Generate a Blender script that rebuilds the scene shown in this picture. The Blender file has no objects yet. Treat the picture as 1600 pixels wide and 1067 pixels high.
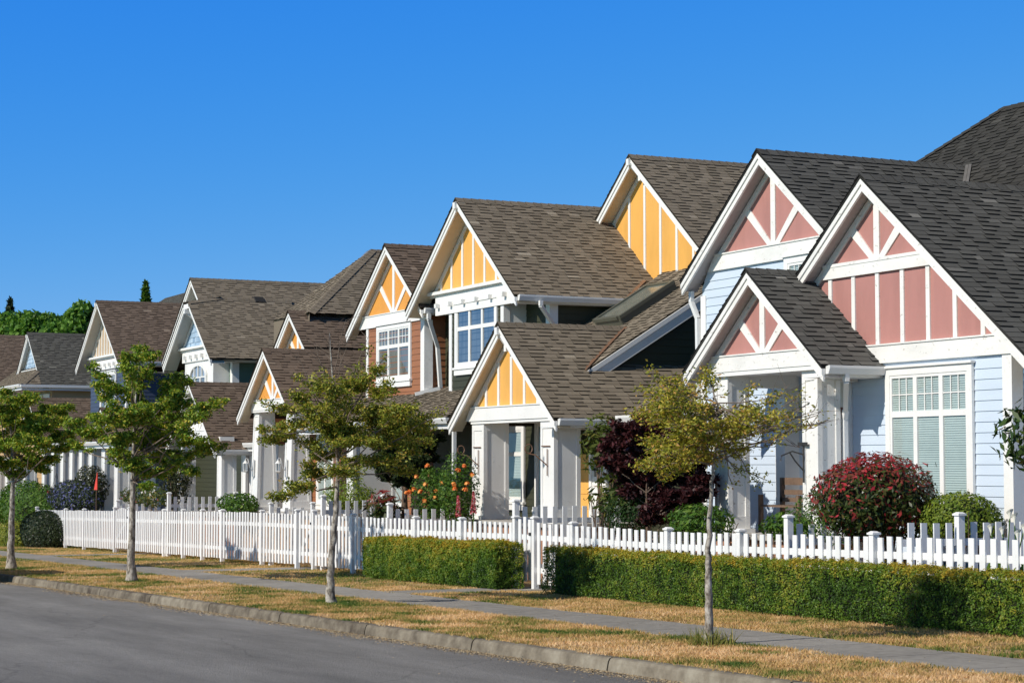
import bpy, math, random
import numpy as np
from math import sin, cos, tan, radians, sqrt, pi, hypot
from mathutils import Vector, Matrix

random.seed(7)
RNG = np.random.default_rng(11)
C = bpy.context.scene.collection

# ------------------------------------------------------------------ camera model (photo 1600 x 1067)
F, YAW, PIT = 3083.1, radians(-64.3463), radians(3.5609)
fwd = Vector((sin(YAW)*cos(PIT), cos(YAW)*cos(PIT), sin(PIT)))
rgt = Vector((cos(YAW), -sin(YAW), 0))
dwn = fwd.cross(rgt)


def ray(px, py):
    return rgt*((px-800)/F) + dwn*((py-533.5)/F) + fwd


def P(px, py, Y):
    d = ray(px, py)
    return d*(Y/d.y)


def PXc(px, py, X):
    d = ray(px, py)
    return d*(X/d.x)


GR = .018


def gz(x):
    return -1.6 + GR*x


def PG(px, py, dz=0):
    d = ray(px, py)
    n = Vector((-GR, 0, 1))
    return d*((-1.6+dz)/d.dot(n))


cam = bpy.data.cameras.new('camera')
camo = bpy.data.objects.new('camera', cam)
C.objects.link(camo)
R3 = Matrix((rgt, -dwn, -fwd)).transposed()
camo.matrix_world = R3.to_4x4()
cam.sensor_width = 36
cam.lens = F*36/1600
cam.clip_end = 3000
cam.clip_start = .1
bpy.context.scene.camera = camo

# ------------------------------------------------------------------ materials
MATS = {}


class NT:
    def __init__(s, name):
        s.m = bpy.data.materials.new(name)
        s.m.use_nodes = True
        s.t = s.m.node_tree
        s.b = s.t.nodes['Principled BSDF']
        s.out = s.t.nodes['Material Output']

    def n(s, typ, **kw):
        nd = s.t.nodes.new(typ)
        for k, v in kw.items():
            if k.startswith('i_'):
                nd.inputs[k[2:].replace('_', ' ')].default_value = v
            else:
                setattr(nd, k, v)
        return nd

    def l(s, a, ao, b, bi):
        s.t.links.new(a.outputs[ao], b.inputs[bi])

    def ramp(s, stops):
        r = s.n('ShaderNodeValToRGB')
        e = r.color_ramp.elements
        e[0].position, e[0].color = stops[0][0], (*stops[0][1], 1)
        e[1].position, e[1].color = stops[-1][0], (*stops[-1][1], 1)
        for p, c in stops[1:-1]:
            x = e.new(p)
            x.color = (*c, 1)
        return r


def coords(N, scale=(1, 1, 1)):
    tc = N.n('ShaderNodeTexCoord')
    mp = N.n('ShaderNodeMapping')
    mp.inputs['Scale'].default_value = scale
    N.l(tc, 'Object', mp, 'Vector')
    return mp


def mul(c, k):
    return tuple(min(1, v*k) for v in c)


def m_paint(name, col, rough=.5, var=.12, scale=3., bump=0., dirt=0., grain=(1, 1, 1)):
    if name in MATS:
        return MATS[name]
    N = NT(name)
    mp = coords(N, grain)
    nz = N.n('ShaderNodeTexNoise', i_Scale=scale, i_Detail=8., i_Roughness=.6)
    N.l(mp, 'Vector', nz, 'Vector')
    r = N.ramp([(.3, mul(col, 1-var)), (.5, col), (.7, mul(col, 1+var*.6))])
    N.l(nz, 'Fac', r, 'Fac')
    last = r
    if dirt:
        n2 = N.n('ShaderNodeTexNoise', i_Scale=scale*7, i_Detail=4., i_Roughness=.7)
        N.l(mp, 'Vector', n2, 'Vector')
        r2 = N.ramp([(.60, (0, 0, 0)), (.72, (1, 1, 1))])
        N.l(n2, 'Fac', r2, 'Fac')
        mm = N.n('ShaderNodeMath', operation='MULTIPLY')
        mm.inputs[1].default_value = dirt
        N.l(r2, 'Color', mm, 0)
        mx = N.n('ShaderNodeMixRGB')
        mx.inputs['Color2'].default_value = (.28, .24, .19, 1)
        N.l(mm, 0, mx, 'Fac')
        N.l(r, 'Color', mx, 'Color1')
        last = mx
    N.l(last, 'Color', N.b, 'Base Color')
    N.b.inputs['Roughness'].default_value = rough
    if bump:
        bp = N.n('ShaderNodeBump', i_Strength=bump, i_Distance=.01)
        n3 = N.n('ShaderNodeTexNoise', i_Scale=scale*14, i_Detail=5.)
        N.l(mp, 'Vector', n3, 'Vector')
        N.l(n3, 'Fac', bp, 'Height')
        N.l(bp, 'Normal', N.b, 'Normal')
    MATS[name] = N.m
    return N.m


def m_tone(name, stops, rough=.85, noise=.25, nscale=30., spec=.3, trans=0., bump=0., patch=0., warp=None):
    """colour picked per face by the 'tone' attribute, broken up by noise"""
    if name in MATS:
        return MATS[name]
    N = NT(name)
    at = N.n('ShaderNodeAttribute', attribute_name='tone')
    mp = coords(N)
    nz = N.n('ShaderNodeTexNoise', i_Scale=nscale, i_Detail=6., i_Roughness=.65)
    N.l(mp, 'Vector', nz, 'Vector')
    a = N.n('ShaderNodeMath', operation='MULTIPLY_ADD')
    a.inputs[1].default_value = noise
    N.l(nz, 'Fac', a, 0)
    N.l(at, 'Fac', a, 2)
    s = N.n('ShaderNodeMath', operation='SUBTRACT')
    s.inputs[1].default_value = noise*.5
    N.l(a, 0, s, 0)
    last = s
    if patch:
        n2 = N.n('ShaderNodeTexNoise', i_Scale=.7, i_Detail=3.)
        N.l(mp, 'Vector', n2, 'Vector')
        a2 = N.n('ShaderNodeMath', operation='MULTIPLY_ADD')
        a2.inputs[1].default_value = patch
        N.l(n2, 'Fac', a2, 0)
        N.l(s, 0, a2, 2)
        s2 = N.n('ShaderNodeMath', operation='SUBTRACT')
        s2.inputs[1].default_value = patch*.5
        N.l(a2, 0, s2, 0)
        last = s2
    r = N.ramp(stops)
    N.l(last, 0, r, 'Fac')
    N.l(r, 'Color', N.b, 'Base Color')
    N.b.inputs['Roughness'].default_value = rough
    N.b.inputs['Specular IOR Level'].default_value = spec
    if bump:
        bp = N.n('ShaderNodeBump', i_Strength=bump, i_Distance=.01)
        n3 = N.n('ShaderNodeTexNoise', i_Scale=180., i_Detail=3.)
        N.l(mp, 'Vector', n3, 'Vector')
        N.l(n3, 'Fac', bp, 'Height')
        N.l(bp, 'Normal', N.b, 'Normal')
    if trans:
        tr = N.n('ShaderNodeBsdfTranslucent')
        hs = N.n('ShaderNodeHueSaturation', i_Saturation=1.1, i_Value=1.3)
        N.l(r, 'Color', hs, 'Color')
        N.l(hs, 'Color', tr, 'Color')
        mx = N.n('ShaderNodeMixShader')
        mx.inputs[0].default_value = trans
        N.l(N.b, 0, mx, 1)
        N.l(tr, 0, mx, 2)
        N.l(mx, 0, N.out, 'Surface')
    MATS[name] = N.m
    return N.m


def shingle_mat(name, dark, mid, light):
    return m_tone(name, [(0, dark), (.10, mul(mid, .55)), (.25, mul(mid, .86)), (.5, mid), (.8, mul(mid, 1.22)), (1, light)], rough=.95, noise=.16, nscale=60., spec=.15,
                  bump=.5, patch=.30)


def m_glass(name, tint=(.55, .62, .63), op=.55):
    """window pane: part mirror, part clear"""
    if name in MATS:
        return MATS[name]
    N = NT(name)
    N.t.nodes.remove(N.b)
    g = N.n('ShaderNodeBsdfGlossy', i_Roughness=.03)
    g.inputs['Color'].default_value = (.9, .95, 1, 1)
    t = N.n('ShaderNodeBsdfTransparent')
    t.inputs['Color'].default_value = (*tint, 1)
    lw = N.n('ShaderNodeLayerWeight', i_Blend=.5)
    pw = N.n('ShaderNodeMath', operation='POWER')
    pw.inputs[1].default_value = 4.
    N.l(lw, 'Facing', pw, 0)
    a = N.n('ShaderNodeMath', operation='MULTIPLY_ADD')
    a.inputs[1].default_value = .8
    a.inputs[2].default_value = op
    N.l(pw, 0, a, 0)
    mx = N.n('ShaderNodeMixShader')
    N.l(a, 0, mx, 0)
    N.l(t, 0, mx, 1)
    N.l(g, 0, mx, 2)
    N.l(mx, 0, N.out, 'Surface')
    MATS[name] = N.m
    return N.m


WHITE = m_paint('white_paint', (.80, .79, .765), .45, .06, 1.3, bump=.1, dirt=.22)
WHITE_OLD = m_paint('worn_white_paint', (.80, .785, .75), .5, .10, 1.2, bump=.25, dirt=.8, grain=(1, 1, 1.6))
FENCE_WHITE = m_paint('fence_paint', (.80, .80, .80), .5, .09, 2.0, bump=.1, dirt=.22, grain=(1, 1, .4))
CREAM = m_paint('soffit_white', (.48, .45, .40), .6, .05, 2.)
GUTTER = m_paint('gutter_white', (.74, .74, .73), .35, .05, 2.)
DARKM = m_paint('dark_iron', (.03, .028, .026), .5)
DARKROOM = m_paint('dim_room', (.02, .022, .024), .9)
SH_CHAR = shingle_mat('charcoal_shingles', (.018, .018, .018), (.100, .098, .091), (.25, .24, .22))
SH_BRN = shingle_mat('brown_shingles', (.030, .025, .018), (.205, .170, .128), (.36, .31, .24))
SH_DRK = shingle_mat('dark_grey_shingles', (.012, .012, .012), (.050, .048, .044), (.12, .115, .10))
SH_UMB = shingle_mat('umber_shingles', (.026, .019, .014), (.155, .115, .088), (.28, .22, .17))
SH_GRY = shingle_mat('grey_shingles', (.018, .018, .018), (.100, .097, .086), (.23, .222, .19))
PINK = m_paint('dusty_pink_paint', (.43, .20, .175), .65, .16, 2.2, bump=.25, dirt=.16, grain=(1, 1, .3))
YEL = m_paint('golden_yellow_paint', (.76, .40, .092), .6, .12, 2.2, bump=.2, dirt=.08, grain=(1, 1, .3))
ORG = m_paint('amber_orange_paint', (.70, .31, .055), .6, .10, 1.3, bump=.2, dirt=.06)
TAN = m_paint('beige_paint', (.50, .37, .24), .65, .06, 1.3)
BLUE = m_paint('pale_blue_siding', (.56, .645, .75), .55, .06, 1.5, grain=(.3, .3, 2))
SBLUE = m_tone('pale_blue_cedar', [(0, (.22, .33, .46)), (.5, (.34, .46, .60)), (1, (.47, .58, .69))], rough=.8, noise=.2)
DGREEN = m_paint('dark_green_siding', (.038, .040, .018), .6, .1, 1.5, grain=(.3, .3, 2))
BGREEN = m_paint('sage_green_siding', (.10, .16, .12), .6, .1, 1.5, grain=(.3, .3, 2))
BROWN = m_paint('russet_siding', (.31, .125, .055), .6, .1, 1.5, grain=(.3, .3, 2))
NAVY = m_paint('navy_siding', (.05, .07, .12), .6, .1, 1.5, grain=(.3, .3, 2))
OCHRE = m_paint('tan_siding', (.48, .32, .15), .6, .08, 1.5, grain=(.3, .3, 2))
COPPER = m_paint('copper_flashing', (.20, .11, .065), .45, .15, 4.)
FLASH = m_paint('lead_flashing', (.16, .15, .14), .5, .15, 4.)
PANE = m_glass('window_glass', (.95, .97, .97), .06)
PANE_SKY = m_glass('reflective_glass', (.66, .70, .73), .24)
BLIND = m_paint('blind_slats', (.42, .49, .47), .6, .12, 2.)
STONE = m_paint('plinth_stone', (.42, .40, .37), .8, .15, 6., bump=.4)
BRICK = m_paint('brick_base', (.34, .17, .10), .85, .3, 9., bump=.5)
WOOD = m_paint('weathered_wood', (.16, .10, .065), .7, .3, 8.)


# ------------------------------------------------------------------ mesh helpers
class MB:
    def __init__(s):
        s.v, s.f, s.t = [], [], []

    def face(s, pts, tone=.5):
        b = len(s.v)
        s.v.extend(tuple(p) for p in pts)
        s.f.append(tuple(range(b, b+len(pts))))
        s.t.append(tone)

    def box(s, x0, x1, y0, y1, z0, z1, tone=.5):
        b = len(s.v)
        s.v.extend([(x0, y0, z0), (x1, y0, z0), (x1, y1, z0), (x0, y1, z0), (x0, y0, z1), (x1, y0, z1), (x1, y1, z1), (x0, y1, z1)])
        for q in ((3, 2, 1, 0), (4, 5, 6, 7), (0, 1, 5, 4), (1, 2, 6, 5), (2, 3, 7, 6), (3, 0, 4, 7)):
            s.f.append(tuple(b+i for i in q))
            s.t.append(tone)

    def frustum(s, c, w0, d0, w1, d1, z0, z1, tone=.5):
        x, y = c
        b = len(s.v)
        for w, d, z in ((w0, d0, z0), (w1, d1, z1)):
            s.v.extend([(x-w/2, y-d/2, z), (x+w/2, y-d/2, z), (x+w/2, y+d/2, z), (x-w/2, y+d/2, z)])
        for q in ((3, 2, 1, 0), (4, 5, 6, 7), (0, 1, 5, 4), (1, 2, 6, 5), (2, 3, 7, 6), (3, 0, 4, 7)):
            s.f.append(tuple(b+i for i in q))
            s.t.append(tone)

    def prism(s, poly, d, tone=.5):
        """poly: list of 3D points (planar, convex), d: extrude vector"""
        n = len(poly)
        b = len(s.v)
        d = Vector(d)
        s.v.extend(tuple(p) for p in poly)
        s.v.extend(tuple(Vector(p)+d) for p in poly)
        s.f.append(tuple(range(b, b+n)))
        s.f.append(tuple(range(b+2*n-1, b+n-1, -1)))
        s.t += [tone, tone]
        for i in range(n):
            j = (i+1) % n
            s.f.append((b+j, b+i, b+n+i, b+n+j))
            s.t.append(tone)

    def xz(s, pts, y0, y1, tone=.5):
        s.prism([(x, y0, z) for x, z in pts], (0, y1-y0, 0), tone)

    def bar(s, a, b, w, d, up=(0, 0, 1), tone=.5):
        """rectangular bar from a to b; w along side, d along up"""
        a, b = Vector(a), Vector(b)
        t = (b-a).normalized()
        sd = t.cross(Vector(up)).normalized()
        u = sd.cross(t).normalized()
        q = [a+sd*(w/2)*i+u*(d/2)*j for i, j in ((-1, -1), (1, -1), (1, 1), (-1, 1))]
        s.prism(q, b-a, tone)

    def tube(s, pts, rad, n=6, tone=.5, cap=True):
        pts = [Vector(p) for p in pts]
        b = len(s.v)
        if not hasattr(rad, '__len__'):
            rad = [rad]*len(pts)
        for i, p in enumerate(pts):
            t = (pts[min(i+1, len(pts)-1)]-pts[max(i-1, 0)])
            if t.length < 1e-7:
                t = Vector((0, 0, 1))
            t.normalize()
            a = t.cross(Vector((.31, .87, .12)) if abs(t.z) > .6 else Vector((0, 0, 1))).normalized()
            c = t.cross(a)
            for k in range(n):
                q = p+(a*cos(2*pi*k/n)+c*sin(2*pi*k/n))*rad[i]
                s.v.append(tuple(q))
        for i in range(len(pts)-1):
            for k in range(n):
                k2 = (k+1) % n
                s.f.append((b+i*n+k, b+i*n+k2, b+(i+1)*n+k2, b+(i+1)*n+k))
                s.t.append(tone)
        if cap:
            s.f.append(tuple(b+k for k in range(n-1, -1, -1)))
            e = b+(len(pts)-1)*n
            s.f.append(tuple(e+k for k in range(n)))
            s.t += [tone, tone]

    def lathe(s, c, prof, n=16, tone=.5):
        b = len(s.v)
        for r, z in prof:
            for k in range(n):
                s.v.append((c[0]+r*cos(2*pi*k/n), c[1]+r*sin(2*pi*k/n), c[2]+z))
        for i in range(len(prof)-1):
            for k in range(n):
                k2 = (k+1) % n
                s.f.append((b+i*n+k, b+i*n+k2, b+(i+1)*n+k2, b+(i+1)*n+k))
                s.t.append(tone)
        s.f.append(tuple(b+k for k in range(n-1, -1, -1)))
        e = b+(len(prof)-1)*n
        s.f.append(tuple(e+k for k in range(n)))
        s.t += [tone, tone]

    def build(s, name, mat, parent=None, origin=None, smooth=False):
        if origin is None:
            origin = ORG_OF.get(parent.name, Vector((0, 0, 0))) if parent else Vector((0, 0, 0))
        me = bpy.data.meshes.new(name)
        o = Vector(origin)
        me.from_pydata([(x-o.x, y-o.y, z-o.z) for x, y, z in s.v], [], s.f)
        at = me.attributes.new('tone', 'FLOAT', 'FACE')
        at.data.foreach_set('value', np.array(s.t, np.float32))
        if smooth:
            me.shade_smooth()
        me.materials.append(mat)
        ob = bpy.data.objects.new(name, me)
        C.objects.link(ob)
        if parent:
            ob.parent = parent
            ORG_OF[ob.name] = o
        else:
            ob.location = o
            ORG_OF[ob.name] = o
        return ob


ORG_OF = {}


def tag(o, label=None, cat=None, group=None, kind=None):
    if label:
        o['label'] = label
    if cat:
        o['category'] = cat
    if group:
        o['group'] = group
    if kind:
        o['kind'] = kind
    return o


def empty(name, loc, label, cat, group=None):
    o = bpy.data.objects.new(name, None)
    o.empty_display_size = .3
    C.objects.link(o)
    o.location = loc
    ORG_OF[o.name] = Vector(loc)
    return tag(o, label, cat, group)


# ------------------------------------------------------------------ leaf clouds (numpy)
def leaf_mesh(name, pts, size, mat, parent=None, origin=None, tone=None, up=.5, wid=.45, nrm=None, jit=.35, droop=0., axis=None):
    n = len(pts)
    pts = np.asarray(pts, np.float64)
    sz = size*(1+jit*(RNG.random(n)*2-1))
    N = RNG.normal(size=(n, 3))
    N /= np.linalg.norm(N, axis=1)[:, None]
    if nrm is not None:
        N = N*.75+np.asarray(nrm)*1.0
    N[:, 2] += up
    N /= np.linalg.norm(N, axis=1)[:, None]
    T = RNG.normal(size=(n, 3)) if axis is None else np.asarray(axis)+RNG.normal(size=(n, 3))*.35
    T[:, 2] -= droop
    T -= (T*N).sum(1)[:, None]*N
    T /= np.linalg.norm(T, axis=1)[:, None]
    B = np.cross(N, T)
    L = sz[:, None]
    bend = N*L*.12
    v = np.empty((n, 4, 3))
    v[:, 0] = pts-T*L*.5
    v[:, 1] = pts+B*L*wid*.5-T*L*.05-bend*.6
    v[:, 2] = pts+T*L*.5
    v[:, 3] = pts-B*L*wid*.5-T*L*.05-bend*.6
    if origin is None:
        origin = ORG_OF.get(parent.name, Vector((0, 0, 0))) if parent else Vector((0, 0, 0))
    v -= np.array(origin)
    me = bpy.data.meshes.new(name)
    me.vertices.add(n*4)
    me.vertices.foreach_set('co', v.reshape(-1).astype(np.float32))
    me.loops.add(n*4)
    me.loops.foreach_set('vertex_index', np.arange(n*4, dtype=np.int32))
    me.polygons.add(n)
    me.polygons.foreach_set('loop_start', np.arange(0, n*4, 4, dtype=np.int32))
    me.update(calc_edges=True)
    at = me.attributes.new('tone', 'FLOAT', 'FACE')
    tn = RNG.random(n) if tone is None else np.asarray(tone)
    at.data.foreach_set('value', tn.astype(np.float32))
    me.materials.append(mat)
    ob = bpy.data.objects.new(name, me)
    C.objects.link(ob)
    if parent:
        ob.parent = parent
    else:
        ob.location = origin
    ORG_OF[ob.name] = Vector(origin)
    return ob


# ------------------------------------------------------------------ roofing and siding
def shingles(mb, A, u, s, n, S, lo, hi, e=.125, tw=(.14, .36), off=0.):
    """courses of laminated shingles on a slope. A: corner, u: along course, s: up slope, n: normal;
    lo(d), hi(d): start and end along u at slope distance d"""
    A, u, s, n = Vector(A), Vector(u).normalized(), Vector(s).normalized(), Vector(n).normalized()
    k = 0
    d = 0.
    while d < S-.01:
        d1 = min(d+e, S)
        a, b = lo((d+d1)/2), hi((d+d1)/2)
        x = a-.0
        tab = random.random() < .5
        rowt = random.gauss(0, .03)
        while x < b-.005:
            w = random.uniform(*tw)
            x2 = min(x+w, b)
            if b-x2 < .06:
                x2 = b
            h = (.026 if tab else .011)+off
            t = random.betavariate(2.2, 2.6)+rowt
            t = .5+(t-.46)*.60+(.03 if not tab else -.03)+(.22 if random.random() < .09 else 0)
            p0, p1 = A+u*x+s*d+n*h, A+u*x2+s*d+n*h
            p2, p3 = A+u*x2+s*(d1+.012)+n*(.004+off), A+u*x+s*(d1+.012)+n*(.004+off)
            mb.face([p0, p1, p2, p3], t)
            mb.face([A+u*x+s*d+n*(off-.002), A+u*x2+s*d+n*(off-.002), p1, p0], -.25)  # butts and tab sides toned dark: shadow lines of the courses put into colour
            if tab:
                mb.face([A+u*x2+s*d+n*(off+.004), p2, p1], -.1)
                mb.face([A+u*x+s*d+n*(off+.004), p0, p3], -.1)
            tab = not tab
            x = x2
        d = d1
        k += 1


def ridge_caps(mb, a, b, w=.15, t=.785, e=.2):
    a, b = Vector(a), Vector(b)
    L = (b-a).length
    u = (b-a)/L
    sd = u.cross(Vector((0, 0, 1))).normalized()
    x = 0
    while x < L:
        x2 = min(x+e, L)
        tn = random.uniform(.2, .6)
        q0, q1 = a+u*x, a+u*(x2+.02)
        for sg in (-1, 1):
            dn = sd*sg*w+Vector((0, 0, -w*t))
            f = [q0+Vector((0, 0, .035)), q1+Vector((0, 0, .022)), q1+dn+Vector((0, 0, .022)), q0+dn+Vector((0, 0, .035))]
            mb.face(f if sg > 0 else f[::-1], tn)
        mb.face([q0+sd*w+Vector((0, 0, .035-w*t)), q0+Vector((0, 0, .035)), q0-sd*w+Vector((0, 0, .035-w*t)), q0+Vector((0, 0, 0))], 0)
        x = x2


def hip_caps(mb, a, b, n1, n2, out1, w=.14, e=.2):
    """caps along a hip: n1, n2 normals of the two slopes, out1 a vector pointing away from the hip on slope 1"""
    a, b = Vector(a), Vector(b)
    L = (b-a).length
    u = (b-a)/L
    n1, n2 = Vector(n1).normalized(), Vector(n2).normalized()
    v1, v2 = u.cross(n1).normalized(), u.cross(n2).normalized()
    if v1.dot(Vector(out1)) < 0:
        v1 = -v1
    if v2.dot(Vector(out1)) > 0:
        v2 = -v2
    up = (n1+n2).normalized()
    x = 0
    while x < L:
        x2 = min(x+e, L)
        tn = random.uniform(.4, .6)
        for v, n in ((v1, n1), (v2, n2)):
            p0, p1 = a+u*x, a+u*(x2+.02)
            mb.face([p0+up*.045, p1+up*.032, p1+v*w+n*.030, p0+v*w+n*.042], tn)
        x = x2


def clipz(poly, z0, z1):
    def half(pl, z, keep_above):
        out = []
        for i in range(len(pl)):
            a, b = pl[i], pl[(i+1) % len(pl)]
            ia = (a[1] >= z) if keep_above else (a[1] <= z)
            ib = (b[1] >= z) if keep_above else (b[1] <= z)
            if ia:
                out.append(a)
            if ia != ib:
                t = (z-a[1])/(b[1]-a[1])
                out.append((a[0]+t*(b[0]-a[0]), z))
        return out
    p = half(poly, z0, True)
    return half(p, z1, False) if len(p) > 2 else []


def siding(mb, poly, face, c, e=.15, lip=.014, zref=-3.):
    """lapped boards on a vertical wall; poly in (u, z); face 'S' (towards the street, plane y=c) or 'E' (plane x=c)"""
    def W(u, z, o):
        return (u, c-o, z) if face == 'S' else ((c+o, u, z) if face == 'E' else (c-o, u, z))
    zs = [p[1] for p in poly]
    k0 = int(math.floor((min(zs)-zref)/e))
    k1 = int(math.ceil((max(zs)-zref)/e))
    for k in range(k0, k1):
        a, b = zref+k*e, zref+(k+1)*e
        q = clipz(poly, a, b)
        if len(q) < 3:
            continue
        mb.face([W(x, z, lip*(1-(z-a)/e)) for x, z in q])
        bot = [p for p in q if abs(p[1]-a) < 1e-6]
        if len(bot) == 2:
            bot.sort()
            mb.face([W(bot[0][0], a, 0), W(bot[1][0], a, 0), W(bot[1][0], a, lip), W(bot[0][0], a, lip)])


T0 = .785


def gable(h, xa, za, hl, hr, yf, yw, yb, sh, t=T0, soff=CREAM, trim=WHITE, bh=.155, gut='', zb=None, panel=None, style='vert',
          hb=.22, wl=None, wr=None, gut_y=None, clip=None, dz_band=0., nb=None, split=None, bracket=False, rake=.11):
    """one gabled roof with its front: shingles, barge boards, soffit, panel and battens"""
    k = sqrt(1+t*t)
    mb = MB()
    nR, nL = Vector((t, 0, 1)).normalized(), Vector((-t, 0, 1)).normalized()
    dclip = (clip[1] if clip else 0)      # horizontal half width of the clipped top
    def lo(hh):
        S = hh*k
        if not clip:
            return lambda d: 0
        return lambda d: 0 if d < (hh-dclip)*k else (d-(hh-dclip)*k)/k*clip[2]
    shingles(mb, (xa+hr, yf-.03, za-t*hr), (0, 1, 0), (-1, 0, t), nR, hr*k, lo(hr), lambda d: yb-yf+.03)
    shingles(mb, (xa-hl, yf-.03, za-t*hl), (0, 1, 0), (1, 0, t), nL, hl*k, lo(hl), lambda d: yb-yf+.03)
    yr0 = yf-.03+(clip[1]*clip[2] if clip else 0)
    # sheathing under the shingles
    for sg, hh in ((1, hr), (-1, hl)):
        if clip:
            q = [(xa, yr0, za-.004), (xa+sg*dclip, yf-.02, za-t*dclip-.004), (xa+sg*hh, yf-.02, za-t*hh-.004), (xa+sg*hh, yb, za-t*hh-.004), (xa, yb, za-.004)]
            mb.prism([Vector(p) for p in q], (0, 0, -.04), 0)
        else:
            mb.xz([(xa, za-.004), (xa+sg*hh, za-t*hh-.004), (xa+sg*hh, za-t*hh-.05), (xa, za-.05)], yf-.02, yb, 0)
    ridge_caps(mb, (xa, yr0-.005, za), (xa, yb, za), t=t)
    if clip:
        # small hip that cuts the top of the gable
        c0, c1 = Vector((xa-dclip, yf-.03, za-t*dclip)), Vector((xa+dclip, yf-.03, za-t*dclip))
        top = Vector((xa, yr0, za))
        sv = top-(c0+c1)/2
        S = sv.length
        nn = (c1-c0).cross(sv).normalized()
        shingles(mb, c0, (1, 0, 0), sv, nn, S, lambda d: d/S*dclip, lambda d: 2*dclip-d/S*dclip)
        for cc, sg in ((c0, -1), (c1, 1)):
            hip_caps(mb, cc, top, (sg*t, 0, 1), nn, (sg, 0, -.5))
    mb.build('roof', sh, h)
    # barge boards
    mb = MB()
    xin = dclip if clip else 0
    for sg, hh in ((1, hr), (-1, hl)):
        zi, zo = za-t*xin, za-t*hh
        mb.xz([(xa+sg*xin, zi-.05), (xa+sg*hh, zo-.05), (xa+sg*hh, zo-.05-bh-.04), (xa+sg*xin, zi-.05-bh-.04)], yf+.012, yf+.05)
        mb.xz([(xa+sg*xin, zi-.05), (xa+sg*hh, zo-.05), (xa+sg*hh, zo-.05-.09), (xa+sg*xin, zi-.05-.09)], yf-.012, yf+.0125)
    if clip:
        zi = za-t*xin
        mb.box(xa-xin-.05, xa+xin+.05, yf-.012, yf+.06, zi-.20, zi-.045)
    mb.build('barge_board', trim, h)
    # soffit planks under the overhang
    mb = MB()
    so = .05+bh-.03
    for sg, hh in ((1, hr), (-1, hl)):
        nst = max(2, int(hh*k/.11))
        for i in range(nst):
            a, b = hh*i/nst, hh*(i+1)/nst
            za0, zb0 = za-so-t*a, za-so-t*b
            mb.face([(xa+sg*a, yf+.04, za0+.032), (xa+sg*b, yf+.04, zb0), (xa+sg*b, yw+.03, zb0), (xa+sg*a, yw+.03, za0+.032)])
            mb.face([(xa+sg*b, yf+.04, zb0), (xa+sg*b, yf+.04, zb0+.032), (xa+sg*b, yw+.03, zb0+.032), (xa+sg*b, yw+.03, zb0)])
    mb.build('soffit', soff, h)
    # gutters along the eaves
    for sg, hh, key in ((1, hr, 'R'), (-1, hl, 'L')):
        if key in gut:
            mb = MB()
            ze = za-t*hh
            ye = gut_y or yb
            x0 = xa+sg*(hh-.02)
            prof = [(0, 0), (sg*.10, .02), (sg*.13, .02), (sg*.13, -.02), (sg*.09, -.11), (0, -.11)]
            mb.prism([(x0+a, yf+.06, ze-.02+b) for a, b in prof], (0, ye-yf-.06, 0))
            mb.box(min(x0, x0-sg*.03), max(x0, x0-sg*.03), yf+.05, ye, ze-.16, ze-.03)
            mb.build('gutter', GUTTER, h)
            mb = MB()     # boxed eave underside
            w_ = wr if key == 'R' else wl
            if w_ is not None:
                xs = sorted((x0-sg*.03, xa+sg*w_))
                mb.box(xs[0], xs[1], yf+.05, ye, ze-.17, ze-.145)
                mb.build('eave_soffit', GUTTER, h)
    # gable panel
    if panel is not None and zb is not None:
        so2 = .05+bh-.02
        top = za-so2
        wL = min((top-zb)/t, 99)
        pl = MB()
        pl.xz([(xa-wL, zb), (xa+wL, zb), (xa, top)], yw, yw+.03)
        if style == 'cedar':
            pl = MB()
            e = .17
            z = zb
            while z < top-.02:
                z1 = min(z+e, top)
                q0, q1 = (top-z)/t, (top-z1)/t
                x = -q0
                while x < q0:
                    x2 = min(x+random.uniform(.11, .26), q0)
                    zt0 = min(z1, top-t*abs(x))
                    zt1 = min(z1, top-t*abs(x2))
                    zz0 = min(z+random.uniform(-.008, .008), zt0)
                    pl.face([(xa+x+.003, yw-.02, zz0), (xa+x2-.003, yw-.02, zz0), (xa+x2-.003, yw-.004, max(zt1, zz0)), (xa+x+.003, yw-.004, max(zt0, zz0))], random.random())
                    x = x2
                z = z1
            pl.xz([(xa-wL, zb), (xa+wL, zb), (xa, top)], yw, yw+.03)
        pl.build('gable_panel', panel, h)
        tr = MB()
        for sg in (1, -1):        # rake trim on the wall
            tr.xz([(xa, top), (xa+sg*wL, zb), (xa+sg*(wL-rake*1.25/t), zb), (xa, top-rake*1.25)], yw-.032, yw)
        def rz(x):
            return top-t*abs(x)-.05
        if style == 'V':
            zs = zb if split is None else split
            hw = (top-zs)/t
            tr.box(xa-.07, xa+.07, yw-.028, yw-.001, zs, rz(.03))
            for sg in (1, -1):
                x1 = hw*.47
                z1 = rz(x1)
                dx, dz = x1, z1-zs
                nrm = Vector((-dz, dx)).normalized()*.08
                tr.xz([(xa+sg*(0), zs-.0), (xa+sg*(.15), zs), (xa+sg*(x1+nrm.x*-1), z1-nrm.y*1), (xa+sg*(x1+nrm.x), z1+nrm.y*1)], yw-.024, yw-.001)
            if split is not None:
                w = (top-split)/t
                tr.box(xa-w, xa+w, yw-.05, yw-.001, split-.20, split-.02)
                tr.box(xa-w, xa+w, yw-.06, yw-.001, split-.02, split+.03)
        if style in ('vert',) or split is not None:
            zt = None if split is None else split-.2
            sp = nb or .56
            i = 0
            j = -20
            for j in range(-20, 21):
                x = j*sp
                if abs(x) > wL-.1:
                    continue
                zz = rz(abs(x)+.045)
                if zt is not None:
                    zz = min(zz, zt)
                if zz-zb > .05:
                    tr.box(xa+x-.045, xa+x+.045, yw-.026, yw-.001, zb, zz)
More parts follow.
